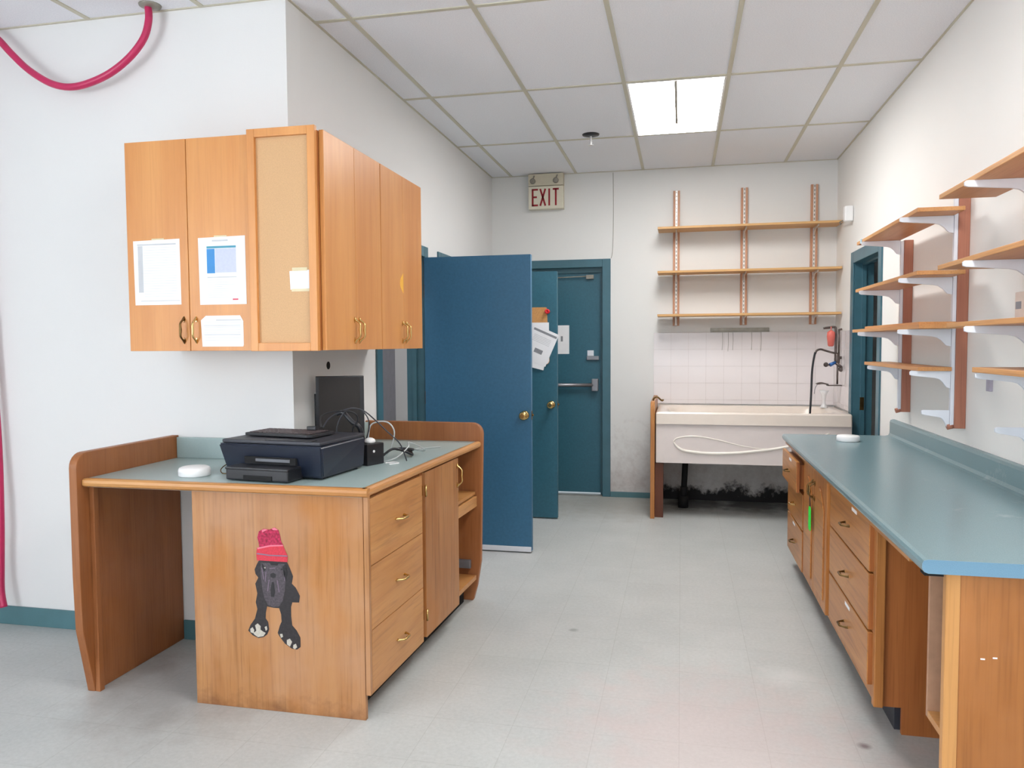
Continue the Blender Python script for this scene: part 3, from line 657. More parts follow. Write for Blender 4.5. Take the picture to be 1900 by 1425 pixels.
for r_ in range(5):
    for c_ in range(14):
        q.box(-.150+c_*.0215, -.132+c_*.0215, -.075+r_*.028, -.052+r_*.028, .0162, .0195, .001)
q.build('keys', KEYS, kb, world=False)
q = MB(); q.box(.06, .105, .03, .052, .020, .036, .003); q.build('usb_plug', BLACK, kb, world=False)
# monitor, turned towards the room
mo = thing('monitor', 'black flat-panel monitor standing upright against the wall behind the printer', 'monitor', (-1.610, 3.46, ZT), R(30))
q = MB(); q.box(-.120, .108, -.012, .012, .012, .386, .004); q.build('monitor_housing', BLACK, mo, world=False)
q = MB(); q.box(-.106, .088, -.0135, -.0115, .03, .378, .001); q.build('screen', SCR, mo, world=False)
q = MB(); q.box(-.10, .10, -.06, .07, .0, .012, .004); q.box(-.126, -.05, .0125, .04, .012, .30, .003); q.build('monitor_stand', BLACK, mo, world=False)
pb = thing('power_box', 'small black adapter box with a white dot, right of the printer', 'adapter', (-1.362, 3.215, ZT), R(-23))
q = MB(); q.box(-.036, .036, -.052, .052, 0, .096, .005); q.build('box_case', BLACK, pb, world=False)
q = MB(); q.lathe([(.006, 0), (.006, .002)], (.036, -.012, .062), 'x', 12); q.build('white_dot', WPLAS, pb, world=False)
q = MB(); q.lathe([(.001, 0), (.022, 0), (.025, .006), (.022, .016), (.012, .022), (.001, .024)], (-1.362, 3.215, ZT+.0965), 'z', 22)
q.build('white_dome', WPLAS, label='small white dome sitting on top of the black adapter box', cat='device')
def cable(pts, r, mat, label, name='cable', sm=8):
    q = MB(); q.tube(pts, r, 7, smooth=sm); q.build(name, mat, label=label, cat='cable')
z_ = ZT
cable([(-1.505, 3.03, 1.075), (-1.52, 3.06, 1.12), (-1.47, 3.09, 1.14), (-1.40, 3.12, 1.135), (-1.385, 3.14, 1.10), (-1.42, 3.16, 1.05), (-1.44, 3.26, .95), (-1.42, 3.31, z_+.006)], .003, BLACK, 'thin black cable looping up from the keyboard on the printer')
cable([(-1.50, 3.035, 1.075), (-1.49, 3.09, 1.115), (-1.42, 3.12, 1.150), (-1.37, 3.16, 1.14), (-1.33, 3.21, 1.09), (-1.29, 3.24, 1.04), (-1.24, 3.27, .98), (-1.22, 3.30, z_+.006)], .003, CHAR, 'charcoal cable arching over the back of the printer to the adapter box')
cable([(-1.50, 3.20, ZT+.004), (-1.52, 3.21, 1.04), (-1.49, 3.22, 1.12), (-1.44, 3.22, 1.145), (-1.385, 3.22, 1.12), (-1.37, 3.23, 1.06), (-1.41, 3.26, .96), (-1.42, 3.30, ZT+.004)], .0028, CHAR, 'grey cable loop standing between the monitor and the adapter box')
cable([(-1.53, 3.24, 1.115), (-1.50, 3.24, 1.12), (-1.455, 3.235, 1.08), (-1.42, 3.24, 1.05), (-1.415, 3.28, .95), (-1.43, 3.33, ZT+.012)], .011, BLACK, 'thick black cable bundle sloping down in front of the monitor')
cable([(-1.46, 3.42, ZT+.005), (-1.45, 3.42, 1.03), (-1.41, 3.42, 1.062), (-1.355, 3.42, 1.06), (-1.325, 3.42, 1.02), (-1.335, 3.42, .96), (-1.36, 3.42, ZT+.005)], .0035, CORDW, 'pale clear cord arching in front of the backsplash')
cable([(-1.36, 3.32, ZT+.01), (-1.31, 3.36, ZT+.05), (-1.27, 3.42, ZT+.03), (-1.25, 3.46, ZT+.01), (-1.29, 3.52, ZT+.02), (-1.33, 3.46, ZT+.035), (-1.28, 3.42, ZT+.045), (-1.26, 3.50, ZT+.03), (-1.33, 3.56, ZT+.008)], .006, BLACK, 'thick black cable coiled on the desk right of the adapter box')
cable([(-1.32, 3.27, ZT+.004), (-1.27, 3.30, ZT+.02), (-1.25, 3.40, ZT+.055), (-1.27, 3.46, ZT+.07), (-1.24, 3.54, ZT+.04), (-1.25, 3.64, ZT+.006), (-1.32, 3.70, ZT+.004), (-1.22, 3.80, ZT+.004)], .003, CORDW, 'clear thin cord lying across the desk towards the right end board')
cable([(-1.30, 3.24, ZT+.003), (-1.27, 3.27, ZT+.003), (-1.24, 3.25, ZT+.003), (-1.27, 3.21, ZT+.003)], .003, WPLAS, 'short white cord end lying beside the adapter box')
cable([(-1.83, 2.92, z_+.02), (-1.87, 2.90, z_+.035), (-1.885, 2.87, z_+.018), (-1.865, 2.85, z_+.004), (-1.83, 2.86, z_+.004)], .0022, BRASSD, 'short thin wire loop at the left side of the printer')
# hole and pipe stub
q = MB(); q.lathe([(.020, 0), (.020, .0015)], (XL+.0002, 3.625, 1.325), 'x', 18); q.build('wall_hole', SLOT, label='small round black cable hole in the wall above the monitor', cat='hole')
q = MB(); q.tube([(-2.0, YW-.0005, .40), (-2.0, YW-.04, .40)], .010, 10); q.tube([(-2.0, YW-.035, .38), (-2.0, YW-.035, .43)], .006, 8); q.build('pipe_stub', TARN, label='small tarnished pipe stub on the wall in the desk knee space', cat='pipe')

# ------------------------------------------------------------------ bulletin board on door 2
cbd = thing('cork_board', 'cork board with rounded corners hanging on the half-hidden green-blue door', 'board', (-1.20, 6.125, 1.27))
q = MB(); r_ = .03; pts = arc(-1.037-r_, 1.262+r_, r_, -90, 0)+arc(-1.037-r_, 1.722-.008, .008, 0, 90)+[(-1.45, 1.722), (-1.45, 1.262)]
q.prism(pts, 6.118, 6.1295, 'y'); q.build('cork', CORK, cbd)
q = MB(); pts = arc(-1.039-r_, 1.264+r_, r_, -90, 0)+[(-1.039, 1.60), (-1.45, 1.60), (-1.45, 1.264)]
q.prism(pts, 6.1165, 6.1178, 'y'); q.build('whiteboard_half', PAPER, cbd)
q = MB(); q.lathe([(.019, 0), (.019, -.006), (.011, -.008), (.011, -.02), (.019, -.023), (.019, -.028), (.007, -.028), (.006, -.02)], (-1.050, 6.1178, 1.688), 'y', 22); q.build('push_pin', RED, label='big red push pin at the corner of the cork board', cat='pin')
def rot_sheet(name, label, cx, cz, w_, h_, a, y, marks):
    t = thing(name, label, 'paper', (cx, y, cz-h_/2)); Mx = Matrix.Translation((cx, y, cz)) @ Matrix.Rotation(a, 4, 'Y')
    q = MB(); q.T = Mx; q.box(-w_/2, w_/2, -.0008, 0, -h_/2, h_/2); q.build('sheet', PAPER, t)
    for nm, mt, rs in marks:
        q = MB(); q.T = Mx
        for (a_, b_, c_, d_) in rs: q.box(a_, b_, -.0012, -.0009, c_, d_)
        q.build(nm, mt, t)
rot_sheet('pinned_paper', 'tilted white flyer with grey header on the cork board', -1.112, 1.415, .216, .279, R(24), 6.1150,
          [('grey_header', INKD, [(-.10, .10, .10, .118)]), ('text_lines', INK, [(-.08, .07, .02+.012*i, .023+.012*i) for i in range(5)]), ('grey_block', INKD, [(-.03, .04, -.065, -.03)])])
rot_sheet('pinned_paper', 'white sheet hanging lowest on the cork board, under the flyer', -1.150, 1.37, .20, .27, R(14), 6.1163, [])
dp = thing('door_notice', 'white notice taped to the back exit door', 'paper', (-1.14, YB+.082, 1.33))
q = MB(); q.box(-1.25, -1.034, YB+.0815, YB+.0825, 1.332, 1.602); q.build('sheet', PAPER, dp)
q = MB(); q.box(-1.115, -1.095, YB+.0808, YB+.0814, 1.45, 1.50); q.build('printed_mark', INKD, dp)

# ------------------------------------------------------------------ tub
tb = thing('bathtub', 'raised almond bathtub with curved ridge on its apron under the tiled wall', 'bathtub', (.55, 6.7, .457))
q = MB(); X0, X1, Y0, Y1 = -.198, XR-.018, 6.310, YB-.022; zr = .872
def rr(x0, x1, y0, y1, r, z, n=6):
    out = []
    for cx, cy, a0 in ((x1-r, y1-r, 0), (x0+r, y1-r, 90), (x0+r, y0+r, 180), (x1-r, y0+r, 270)):
        for i in range(n): a = R(a0+90*i/(n-1)); out.append((cx+r*math.cos(a), cy+r*math.sin(a), z))
    return out
loops = [rr(X0, X1, Y0, Y1, .012, .775), rr(X0, X1, Y0, Y1, .012, zr-.012), rr(X0+.008, X1-.008, Y0+.008, Y1-.008, .012, zr), rr(X0+.075, X1-.10, Y0+.07, Y1-.06, .16, zr-.003),
         rr(X0+.09, X1-.115, Y0+.085, Y1-.075, .16, zr-.02), rr(X0+.16, X1-.15, Y0+.13, Y1-.12, .15, zr-.25), rr(X0+.24, X1-.2, Y0+.18, Y1-.17, .12, .495), rr(X0+.30, X1-.26, Y0+.24, Y1-.23, .09, .485)]
V = [[q.v(p) for p in L] for L in loops]; n = len(V[0])
for i in range(len(V)-1):
    for k_ in range(n):
        f = q.bm.faces.new((V[i][k_], V[i][(k_+1) % n], V[i+1][(k_+1) % n], V[i+1][k_])); f.smooth = i > 1
q.bm.faces.new(V[-1]); q.build('basin', TUB, tb)
q = MB(); q.box(X0+.002, X1, Y0+.015, Y0+.035, .457, .776, .003); q.box(X0+.002, X1, Y0+.035, Y0+.06, .457, .475); q.build('apron', TUBA, tb)
q = MB(); ya = Y0+.015
q.tube([(-.055, ya, .628), (-.02, ya, .585), (.05, ya, .557), (.24, ya, .543), (.49, ya, .557), (.77, ya, .600), (.98, ya, .66), (1.128, ya, .722)], [.005, .010, .012, .012, .012, .010, .008, .005], 10, smooth=6)
q.tube([(-.055, ya, .628), (-.045, ya, .650), (-.004, ya, .668), (.114, ya, .679), (.282, ya, .655), (.447, ya, .615), (.60, ya, .592), (.72, ya, .590)], [.005, .005, .005, .004, .003, .002], 8, smooth=6)
q.build('ridge', TUBW, tb)
ep = thing('tub_side_board', 'narrow oak board standing on edge at the left end of the bathtub', 'board', (-.225, 6.7, 0))
q = MB(); q.prism([(6.300, 0), (6.300, .90), (6.312, .948), (6.34, .955), (YB-.03, .955), (YB-.03, 0)], -.240, -.206, 'x', .003); q.build('board', OAKR, ep)
q = MB(); q.box(-.205, -.138, 6.36, 6.43, 0, .450, .002); q.build('post', DARKP, ep)
q = MB(); q.tube([(-.222, 6.44, .9545), (-.215, 6.44, .975), (-.19, 6.44, .985), (-.165, 6.44, .965), (-.15, 6.44, .955), (-.14, 6.44, .965)], .007, 8, smooth=4); q.build('hook', BRASSD, ep)
q = MB(); q.box(1.20, 1.27, 6.36, 6.43, 0, .456, .002); q.build('tub_post', DARKP, label='dark wooden post under the right end of the bathtub, behind the counter', cat='post')
q = MB(); q.tube([(.025, 6.80, 0), (.025, 6.80, .10)], .045, 14); q.tube([(.025, 6.80, .09), (.030, 6.80, .18)], .032, 14); q.tube([(.03, 6.80, .17), (.045, 6.80, .484)], .026, 14)
q.build('drain_pipe', SLOT, label='black drain pipe under the bathtub', cat='pipe')
# wall tiles
q = MB(); qg = MB(); ts = .1515; z0_ = .878
qg.box(-.245, XR-.0005, YB-.007, YB-.0005, z0_, 1.522); qg.box(XR-.007, XR-.0005, 6.51, YB-.007, z0_, 1.522)
rnd = random.Random(3)
def tile(cx, cy, cz, hw, hz, face):
    t = bmesh.new(); g = .0012
    t_ = .0025
    if face == 'y': co = [(-hw+g, -t_, -hz+g), (hw-g, -t_, -hz+g), (hw-g, -t_, hz-g), (-hw+g, -t_, hz-g)]; back = [(a, 0, c) for a, _, c in co]
    else: co = [(-t_, -hw+g, -hz+g), (-t_, hw-g, -hz+g), (-t_, hw-g, hz-g), (-t_, -hw+g, hz-g)]; back = [(0, b2, c) for _, b2, c in co]
    A = [t.verts.new(p) for p in co]; B = [t.verts.new(p) for p in back]
    t.faces.new(A); t.faces.new(B)
    for i in range(4): t.faces.new((A[i], A[(i+1) % 4], B[(i+1) % 4], B[i]))
    bmesh.ops.recalc_face_normals(t, faces=t.faces); bmesh.ops.bevel(t, geom=list(t.edges), offset=.0012, segments=2, affect='EDGES')
    e = Euler((rnd.uniform(-1, 1)*.008, 0, rnd.uniform(-1, 1)*.008) if face == 'y' else (0, rnd.uniform(-1, 1)*.008, rnd.uniform(-1, 1)*.008)).to_matrix().to_4x4()
    t.transform(Matrix.Translation((cx, cy, cz)) @ e); q._add(t)
ncol = 10; cw = (XR-.006+.245)/ncol
zrows = [1.522-ts*(i+.5) for i in range(4)]
for i in range(ncol):
    for z in zrows: tile(-.245+cw*(i+.5), YB-.0065, z, cw/2, ts/2, 'y')
    tile(-.245+cw*(i+.5), YB-.0065, (z0_+1.522-4*ts)/2, cw/2, (1.522-4*ts-z0_)/2, 'y')
for i in range(4):
    cwy = (YB-.011-6.51)/4
    for z in zrows: tile(XR-.0065, 6.51+cwy*(i+.5), z, cwy/2, ts/2, 'x')
    tile(XR-.0065, 6.51+cwy*(i+.5), (z0_+1.522-4*ts)/2, cwy/2, (1.522-4*ts-z0_)/2, 'x')
tl = q.build('trim_7', TILE, kind='structure'); qg.build('grout', GROUT, tl)
# magnetic strip with thin hanging wires
ms = thing('hook_rail', 'narrow metal hook rail above the tiles with thin wires hanging from it', 'rail', (.507, YB-.01, 1.515))
q = MB(); q.box(.256, .758, YB-.014, YB-.0005, 1.530, 1.560, .002); q.box(.256, .758, YB-.022, YB-.0005, 1.522, 1.530, .001); q.build('rail', STEEL, ms)
for xx, L_ in ((.36, .16), (.41, .17), (.45, .16), (.61, .16), (.69, .17)):
    q = MB(); q.tube([(xx, YB-.019, 1.523), (xx+.002, YB-.019, 1.523-L_*.5), (xx-.002, YB-.019, 1.523-L_)], .0014, 6); q.build('hanging_wire', STEEL, ms)
# faucet
fa = thing('tub_faucet', 'tarnished wall faucet with riser pipes and black spray hose over the bathtub', 'faucet', (1.25, 6.8, 1.06))
q = MB(); fx, fy = 1.262, 6.80
q.tube([(fx-.012, fy, 1.31), (fx-.012, fy, 1.525), (fx-.03, fy, 1.552), (fx-.07, fy, 1.548), (fx-.11, fy, 1.545)], .010, 10, smooth=5)
q.tube([(fx+.012, fy, 1.31), (fx+.012, fy, 1.535)], .008, 10); q.tube([(fx+.004, fy, 1.08), (fx+.004, fy, 1.27)], .0075, 10); q.tube([(fx+.012, fy, 1.53), (XR-.012, fy+.0, 1.535)], .009, 10)
q.tube([(fx, fy, 1.30), (XR-.012, fy, 1.30)], .012, 10)
q.build('riser_pipes', TARN, fa)
q = MB(); q.lathe([(.012, -.05), (.022, -.035), (.024, .0), (.018, .035), (.010, .05)], (fx, fy, 1.29), 'z', 16); q.tube([(fx-.01, fy-.012, 1.255), (fx+.04, fy-.012, 1.215)], .012, 10); q.lathe([(.018, 0), (.021, -.015), (.012, -.03)], (fx+.026, fy-.01, 1.205), 'y', 14); q.build('valve', TARN, fa)
q = MB(); q.tube([(fx-.015, fy-.01, 1.262), (fx-.06, fy-.025, 1.240)], [.012, .016], 12); q.build('valve_handle', BLUE, fa, label='blue valve handle')
q = MB(); q.tube([(fx-.06, fy-.025, 1.240), (fx-.085, fy-.03, 1.242)], .006, 8); q.lathe([(.017, 0), (.02, -.008), (.013, -.018)], (fx-.092, fy-.025, 1.243), 'y', 12); q.build('cross_knob', TARN, fa)
q = MB(); q.tube([(fx-.008, fy, 1.335), (fx-.05, fy-.01, 1.345), (fx-.10, fy-.02, 1.36), (fx-.135, fy-.03, 1.37), (fx-.165, fy-.035, 1.360), (fx-.178, fy-.04, 1.335)], .0085, 10, smooth=5); q.build('spout', TARN, fa)
q = MB(); q.tube([(fx-.178, fy-.04, 1.345), (fx-.192, fy-.05, 1.28), (fx-.204, fy-.06, 1.18), (fx-.210, fy-.08, 1.06), (fx-.218, fy-.11, .95), (fx-.228, fy-.14, .84)], .0085, 10, smooth=6); q.build('spray_hose', BLACK, fa, label='black rubber spray hose')
sd = thing('soap_rack', 'small dark wire soap rack on the tiled side wall under the faucet', 'rack', (1.2, 6.8, 1.06))
q = MB(); q.box(1.185, XR-.012, fy-.035, fy+.035, 1.066, 1.074, .002); q.tube([(1.19, fy-.04, 1.078), (1.15, fy-.05, 1.088), (1.11, fy-.03, 1.083), (1.11, fy+.03, 1.083), (1.15, fy+.05, 1.088), (1.19, fy+.04, 1.078)], .006, 8, smooth=4); q.build('rack', TARN, sd)
q = MB(); q.tube([(1.112, fy-.02, 1.083), (1.09, fy-.03, 1.05), (1.083, fy-.03, 1.0)], .0025, 6, smooth=3); q.build('hook_wire', CHROME, sd)
q = MB(); q.lathe([(.012, .07), (.030, .055), (.032, .02), (.024, -.055), (.014, -.062)], (1.208, fy-.02, 1.455), 'z', 18); q.tube([(1.208, fy-.02, 1.52), (1.208, fy-.02, 1.556)], .004, 8)
q.build('red_sprayer', REDB, label='faded red plastic sprayer head hanging beside the faucet pipes', cat='sprayer')
q = MB(); q.lathe([(.03, 0), (.034, .006), (.02, .02), (.012, .05), (.02, .11), (.04, .15)], (1.19, 6.95, zr-.002), 'z', 14)
q.build('plastic_bag', WPLAS, label='crumpled pale plastic bag standing in the back corner of the bathtub', cat='bag')

# ------------------------------------------------------------------ shelves on the back wall
def back_rail(x, label):
    t = thing('shelf_rail', label, 'rail', (x, YB-.02, 1.585), group='rails behind the pine shelves')
    q = MB(); q.box(x-.029, x-.010, YB-.030, YB-.0005, 1.585, 2.790, .002); q.box(x+.010, x+.029, YB-.030, YB-.0005, 1.585, 2.790, .002); q.box(x-.010, x+.010, YB-.018, YB-.0005, 1.585, 2.790); q.build('wood_backing', RAILB, t)
    q = MB(); q.box(x-.0095, x+.0095, YB-.034, YB-.0185, 1.588, 2.788, .001)
    q.build('metal_channel', GALV, t)
    q = MB()
    z = 1.61
    while z < 2.77: q.box(x-.0045, x+.0045, YB-.0347, YB-.0342, z, z+.018); z += .035
    q.build('channel_slots', STEEL, t)
    for zs in (2.418, 2.038, 1.662):
        q = MB(); q.prism([(YB-.034, zs-.001), (YB-.26, zs-.001), (YB-.265, zs-.013), (YB-.10, zs-.022), (YB-.06, zs-.06), (YB-.034, zs-.065)], x-.004, x+.004, 'x'); q.build('bracket', GALV, t)
    return t
back_rail(-.047, 'slotted shelf rail on the back wall, nearest the exit sign')
back_rail(.537, 'slotted shelf rail on the back wall, middle of the three')
back_rail(1.118, 'slotted shelf rail on the back wall, nearest the room corner')
for zs, lb in ((2.418, 'long pine shelf on the back wall, topmost of three'), (2.038, 'long pine shelf on the back wall, middle of three'), (1.662, 'long pine shelf on the back wall, lowest, just above the tiles')):
    q = MB(); q.box(-.205, 1.300, 6.852, YB-.035, zs, zs+.019, .002)
    q.build('shelf_board', SHX, label=lb, cat='shelf', group='pine shelves on the back wall')
sp = thing('white_sensor', 'small white box on an arm, high on the right wall near the corner', 'sensor', (XR-.05, 6.52, 2.37))
q = MB(); q.box(XR-.066, XR-.001, 6.48, 6.55, 2.372, 2.492, .012); q.build('sensor_case', WPLAS, sp)
q = MB(); q.tube([(XR-.055, 6.55, 2.39), (XR-.055, 6.72, 2.40), (XR-.03, 6.83, 2.40)], .006, 8, smooth=3); q.build('mount_arm', STEEL, sp)

# ------------------------------------------------------------------ shelves on the right wall
def bracket(t, y, zt, x_tip, h=.085):
    q = MB(); xb = 1.2415; th = .0065
    L_ = xb-x_tip
    pts = [(xb, zt), (x_tip+.006, zt), (x_tip, zt-.005), (x_tip+.001, zt-.019), (x_tip+.012, zt-.023), (xb-L_*.36, zt-.034), (xb-L_*.26, zt-.040), (xb-L_*.18, zt-.054), (xb-L_*.12, zt-.070), (xb-L_*.09, zt-.077), (xb, zt-h+.003)]
    q.prism([(a, b2) for a, b2 in pts], y-th, y+th, 'y', .0015); q.build('bracket', WHITE, t)
def right_rail(y, z0, z1, brs, label):
    t = thing('shelf_rail', label, 'rail', (1.28, y, z0), group='rails on the right wall')
    q = MB(); q.box(1.2585, XR-.0005, y-.018, y+.018, z0, z1, .003); q.build('wood_backing', RAILW, t)
    q = MB(); q.box(1.2425, 1.258, y-.012, y+.012, z0+.012, z1-.005, .001); q.build('metal_channel', WHITE, t)
    q = MB(); q.tube([(1.2575, y, z0+.012), (1.232, y, z0+.005)], .014, 10); q.build('end_peg', RAILW, t)
    for zt, xt in brs: bracket(t, y, zt, xt)
ZA = (2.016, 1.730, 1.487, 1.289)
right_rail(4.885, 1.018, 2.016, [(ZA[0], 1.03), (ZA[1], 1.022), (ZA[2], 1.018), (ZA[3], 1.075)], 'reddish wooden shelf rail on the right wall, nearest the doorway')
right_rail(3.990, 1.018, 2.14, [(ZA[0], 1.008), (ZA[1], 1.008), (ZA[2], 1.008), (ZA[3], 1.065), (1.103, 1.119)], 'reddish wooden shelf rail on the right wall, the tallest, with a bare bracket low down')
right_rail(3.11, 1.018, 2.14, [(2.010, 1.00), (1.722, 1.00), (1.484, 1.01), (1.314, 1.05), (1.115, 1.12)], 'shelf rail on the right wall just outside the picture, its bracket arms in view')
def rshelf(y0, y1, x0, zb, label, th=.019):
    q = MB(); q.box(x0, 1.2575 if not (y0 < 4.9 < y1 or y0 < 3.99 < y1 or y0 < 3.11 < y1) else 1.241, y0, y1, zb+.0003, zb+th, .002)
    return q.build('shelf_board', SHY, label=label, cat='shelf', group='shelves on the right wall')
rshelf(3.835, 5.07, 1.043, ZA[0], 'oak shelf board on the right wall, top one nearest the doorway, with blue tape')
rshelf(3.815, 5.07, 1.040, ZA[1], 'oak shelf board on the right wall, second from top near the doorway')
rshelf(3.80, 5.19, 1.050, ZA[2], 'oak shelf board on the right wall, third down near the doorway, carrying a loose board')
rshelf(3.965, 5.06, 1.095, ZA[3], 'oak shelf board on the right wall, lowest one nearest the doorway')
q = MB(); q.box(1.075, 1.235, 3.90, 4.97, ZA[2]+.0195, ZA[2]+.033, .002); q.build('loose_board', SHY, label='loose thin board lying on the third shelf near the doorway', cat='board')
q = MB(); q.box(1.0395, 1.0425, 4.93, 4.965, ZA[0]-.003, ZA[0]+.022); q.box(1.0425, 1.09, 4.93, 4.965, ZA[0]-.002, ZA[0]-.0006); q.build('blue_tape', flat('pale_blue_tape', lin(178, 214, 230), .5), label='pale blue tape strip wrapped round the end of the top shelf', cat='tape')
rshelf(2.10, 3.492, 1.030, 2.010, 'oak shelf board on the right wall cut by the picture edge, highest of all')
rshelf(2.10, 3.492, 1.030, 1.722, 'oak shelf board on the right wall cut by the picture edge, second down')
rshelf(2.10, 3.40, 1.040, 1.484, 'oak shelf board on the right wall cut by the picture edge, below the cream card')
rshelf(2.10, 3.14, 1.050, 1.314, 'oak shelf board on the right wall cut by the picture edge, lowest one')
cr = thing('cream_card_box', 'cream box with a small grey label standing on a right-hand shelf at the picture edge', 'box', (1.19, 2.93, 1.5035))
q = MB(); q.box(1.15, 1.235, 2.82, 3.045, 1.5038, 1.60, .004); q.build('box', CARD, cr)
q = MB(); q.box(1.1490, 1.1498, 2.99, 3.035, 1.540, 1.566); q.build('label_patch', INKD, cr)
q = MB(); q.box(XR-.014, XR-.0005, 3.66, 3.70, 1.212, 1.285, .002); q.build('wall_clip', flat('grey_clip', lin(176, 168, 182), .5, var=.15), label='small grey metal clip on the right wall below the shelves', cat='clip')

# ------------------------------------------------------------------ right-hand counter
ZC = .84
wt = thing('worktop', 'long blue-grey laminate worktop with raised back edge along the right wall', 'worktop', (.98, 3.7, ZC-.038))
prof = [(XR-.001, ZC-.038), (.655, ZC-.038), (.645, ZC-.034), (.640, ZC-.024), (.640, ZC-.012), (.644, ZC-.003), (.655, ZC), (1.255, ZC), (1.272, ZC+.004), (1.280, ZC+.018), (1.280, ZC+.088), (1.285, ZC+.100), (1.295, ZC+.104), (XR-.001, ZC+.104)]
q = MB(); q.prism(prof, 2.242, 5.20, 'y'); q.build('counter_slab', LAMR, wt)
q = MB(); q.prism([(XR-.001, ZC-.038), (.655, ZC-.038), (.645, ZC-.034), (.640, ZC-.024), (.640, ZC-.012), (.644, ZC-.003), (.655, ZC), (XR-.001, ZC)], 2.240, 2.2415, 'y'); q.build('cut_edge', LAME, wt)
q = MB(); q.box(.655, .675, 2.42, 5.15, ZC-.055, ZC-.0385, .001); q.build('under_rail', OAKRY, wt)
q = MB(); q.box(.652, .70, 2.262, 2.30, ZC-.050, ZC-.0385); q.build('edge_bracket', SLOT, wt)
q = MB(); q.lathe([(.001, 0), (.061, 0), (.064, .004), (.064, .028), (.060, .034), (.001, .037)], (.972, 4.87, ZC+.0005), 'z', 36)
q.build('round_cap', WPLAS, label='white round plastic cap lying on the right-hand worktop', cat='cap')
FX = .694   # cabinet face; drawer fronts stand proud of it
def drawer(parent, y0, y1, z0, z1, out=0, lab=None, hl=BRASSD):
    q = MB(); q.box(FX-.019-out, FX-.0005-out, y0, y1, z0, z1, .003); d = q.build('drawer', OAKRY, parent)
    if out: 
        q = MB(); q.box(FX-.0004-out, FX+.1, y0+.02, y1-.02, z0+.02, z1-.02); q.build('drawer_box', OAKRD, d)
    q = MB(); q.box(FX-.016-out, FX-.0012-out, y0-.0015, y0-.0002, z0+.003, z1-.003); q.build('drawer_edge', OAKRD, d)
    pull(d, (FX-.019-out, (y0+y1)/2, z0+(z1-z0)*.46), (0, 1, 0), (-1, 0, 0), .095, hl)
    if lab:
        q = MB(); q.box(FX-.0198-out, FX-.0191-out, (y0+y1)/2+lab-.05, (y0+y1)/2+lab+.04, z1-.028, z1-.014); q.build('label_strip', PAPER, d)
    return d
def base_body(t, y0, y1, near_panel=False):
    q = MB(); q.box(FX, 1.29, y0, y1, .115, ZC-.056); q.build('cabinet_body', OAKR, t)
    q = MB(); q.box(.775, 1.29, y0+.02, y1, 0, .1145); q.build('toe_kick', CHAR, t)
t = thing('base_cabinet', 'oak base cabinet of three drawers nearest the camera under the worktop', 'cabinet', (.98, 3.4, 0))
q = MB(); q.box(FX, 1.29, 2.985, 3.82, .115, ZC-.056); q.build('cabinet_body', OAKR, t)
q = MB(); q.box(.775, 1.29, 3.005, 3.82, 0, .1145); q.build('toe_kick', CHAR, t)
q = MB(); q.prism([(FX+.03, .10), (.79, .10), (.79, 0), (1.29, 0), (1.29, ZC-.0385), (FX+.03, ZC-.0385)], 2.966, 2.984, 'y'); q.build('side_panel', OAKRD, t)
q = MB(); q.box(FX-.004, FX+.0295, 2.950, 2.984, .10, ZC-.039, .004); q.build('corner_stile', OAKR, t)
for (a, b_), lb in zip(((.588, .780), (.372, .580), (.165, .362)), (-.12, None, -.02)): drawer(t, 2.992, 3.745, a, b_, 0, lb)
q = MB(); q.tube([(FX-.005, 3.785, .665), (FX-.005, 3.785, .715)], .005, 8); q.build('hinge', BRASS, t)
t = thing('base_cabinet', 'oak base cabinet with two arched-panel doors between the drawer stacks', 'cabinet', (.98, 4.17, 0))
base_body(t, 3.822, 4.525)
for i, (a, b_) in enumerate(((3.83, 4.175), (4.180, 4.52))):
    q = MB(); q.box(FX-.019, FX-.0005, a, b_, .13, .775, .003); d = q.build('cabinet_door', OAKR, t)
    mid = (a+b_)/2
    q = MB(); q.prism([(a+.055, .185), (b_-.055, .185), (b_-.055, .62), (b_-.09, .655), (mid+.03, .70), (mid, .71), (mid-.03, .70), (a+.09, .655), (a+.055, .62)], FX-.025, FX-.0191, 'x', .002); q.build('raised_panel', OAKRY, d)
    q = MB(); pts = [(a+.047, .177), (b_-.047, .177), (b_-.047, .625), (b_-.085, .663), (mid+.03, .709), (mid, .719), (mid-.03, .709), (a+.085, .663), (a+.047, .625)]
    q.prism(pts, FX-.0196, FX-.0191, 'x'); q.build('panel_groove', OAKRD, d)
    pull(d, (FX-.019, (4.150 if i == 0 else 4.205), .665), (0, 0, 1), (-1, 0, 0), .10, BRASSD)
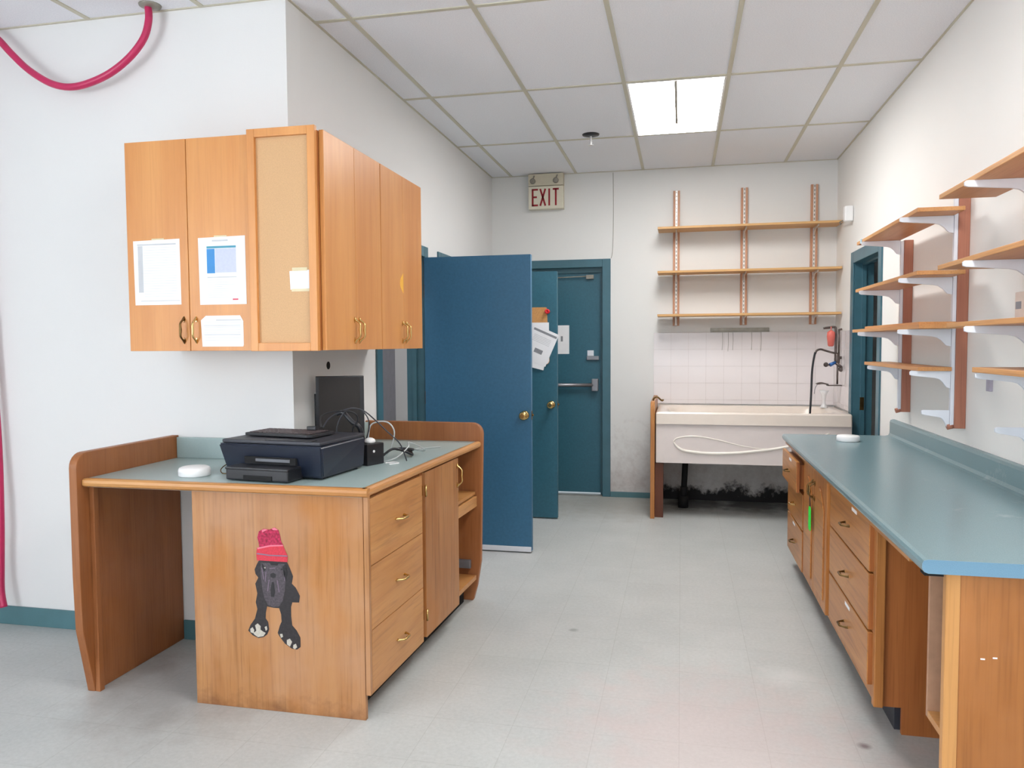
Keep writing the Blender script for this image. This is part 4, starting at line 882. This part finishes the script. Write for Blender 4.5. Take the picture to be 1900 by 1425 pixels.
tg = thing('key_tag', 'neon green tag hanging on a black cord from the cabinet door handle', 'tag', (.655, 4.205, .45))
q = MB(); q.tube([(.647, 4.205, .66), (.655, 4.19, .625), (.657, 4.19, .575)], .0025, 6, smooth=3); q.build('cord', BLACK, tg)
q = MB(); q.prism([(4.16, .47), (4.165, .455), (4.215, .455), (4.22, .47), (4.22, .56), (4.205, .578), (4.175, .578), (4.16, .56)], .654, .658, 'x', .001); q.build('tag', GREEN, tg)
t = thing('base_cabinet', 'oak base cabinet of three drawers farthest away, its top drawer ajar', 'cabinet', (.98, 4.86, 0))
base_body(t, 4.527, 5.17)
drawer(t, 4.565, 5.165, .575, .752, .035, -.05); drawer(t, 4.565, 5.165, .362, .565, 0, None, BRASS); drawer(t, 4.565, 5.165, .120, .350, 0, .02)
# near end cabinet (open front)
t = thing('end_cabinet', 'narrow open-fronted oak cabinet holding up the near end of the worktop', 'cabinet', (1.0, 2.3, 0))
q = MB(); q.box(.742, 1.29, 2.262, 2.280, 0, ZC-.0385, .001); q.build('near_panel', wood('amber_oak_panel', lin(180, 118, 62), lin(150, 92, 42), 'z', .38, .7, .3, lin(188, 130, 84), cath=.9, fs_=80), t)
q = MB(); q.box(.705, .7415, 2.258, 2.285, 0, ZC-.0385, .003); q.build('front_stile', wood('light_oak_stile', lin(206, 152, 92), lin(186, 128, 70), 'z', .4, .5), t)
q = MB(); q.box(.706, 1.29, 2.395, 2.410, .335, ZC-.0515, .001); q.build('far_panel', flat('pinkish_plywood', lin(178, 138, 110), .6, var=.08, nscale=30), t)
q = MB(); q.box(.706, 1.29, 2.286, 2.3945, .335, .355, .001); q.build('bottom_rail', OAKX, t)
q = MB(); q.box(1.26, 1.29, 2.286, 2.3945, .355, ZC-.0515, .001); q.build('back_panel', OAKRD, t)
for k_, (cx_, cz_) in enumerate(((.80, .57), (.83, .575))):
    q = MB(); q.box(cx_-.005, cx_+.006, 2.2612, 2.2619, cz_-.002, cz_+.002); q.build('chip', PAPER, t)
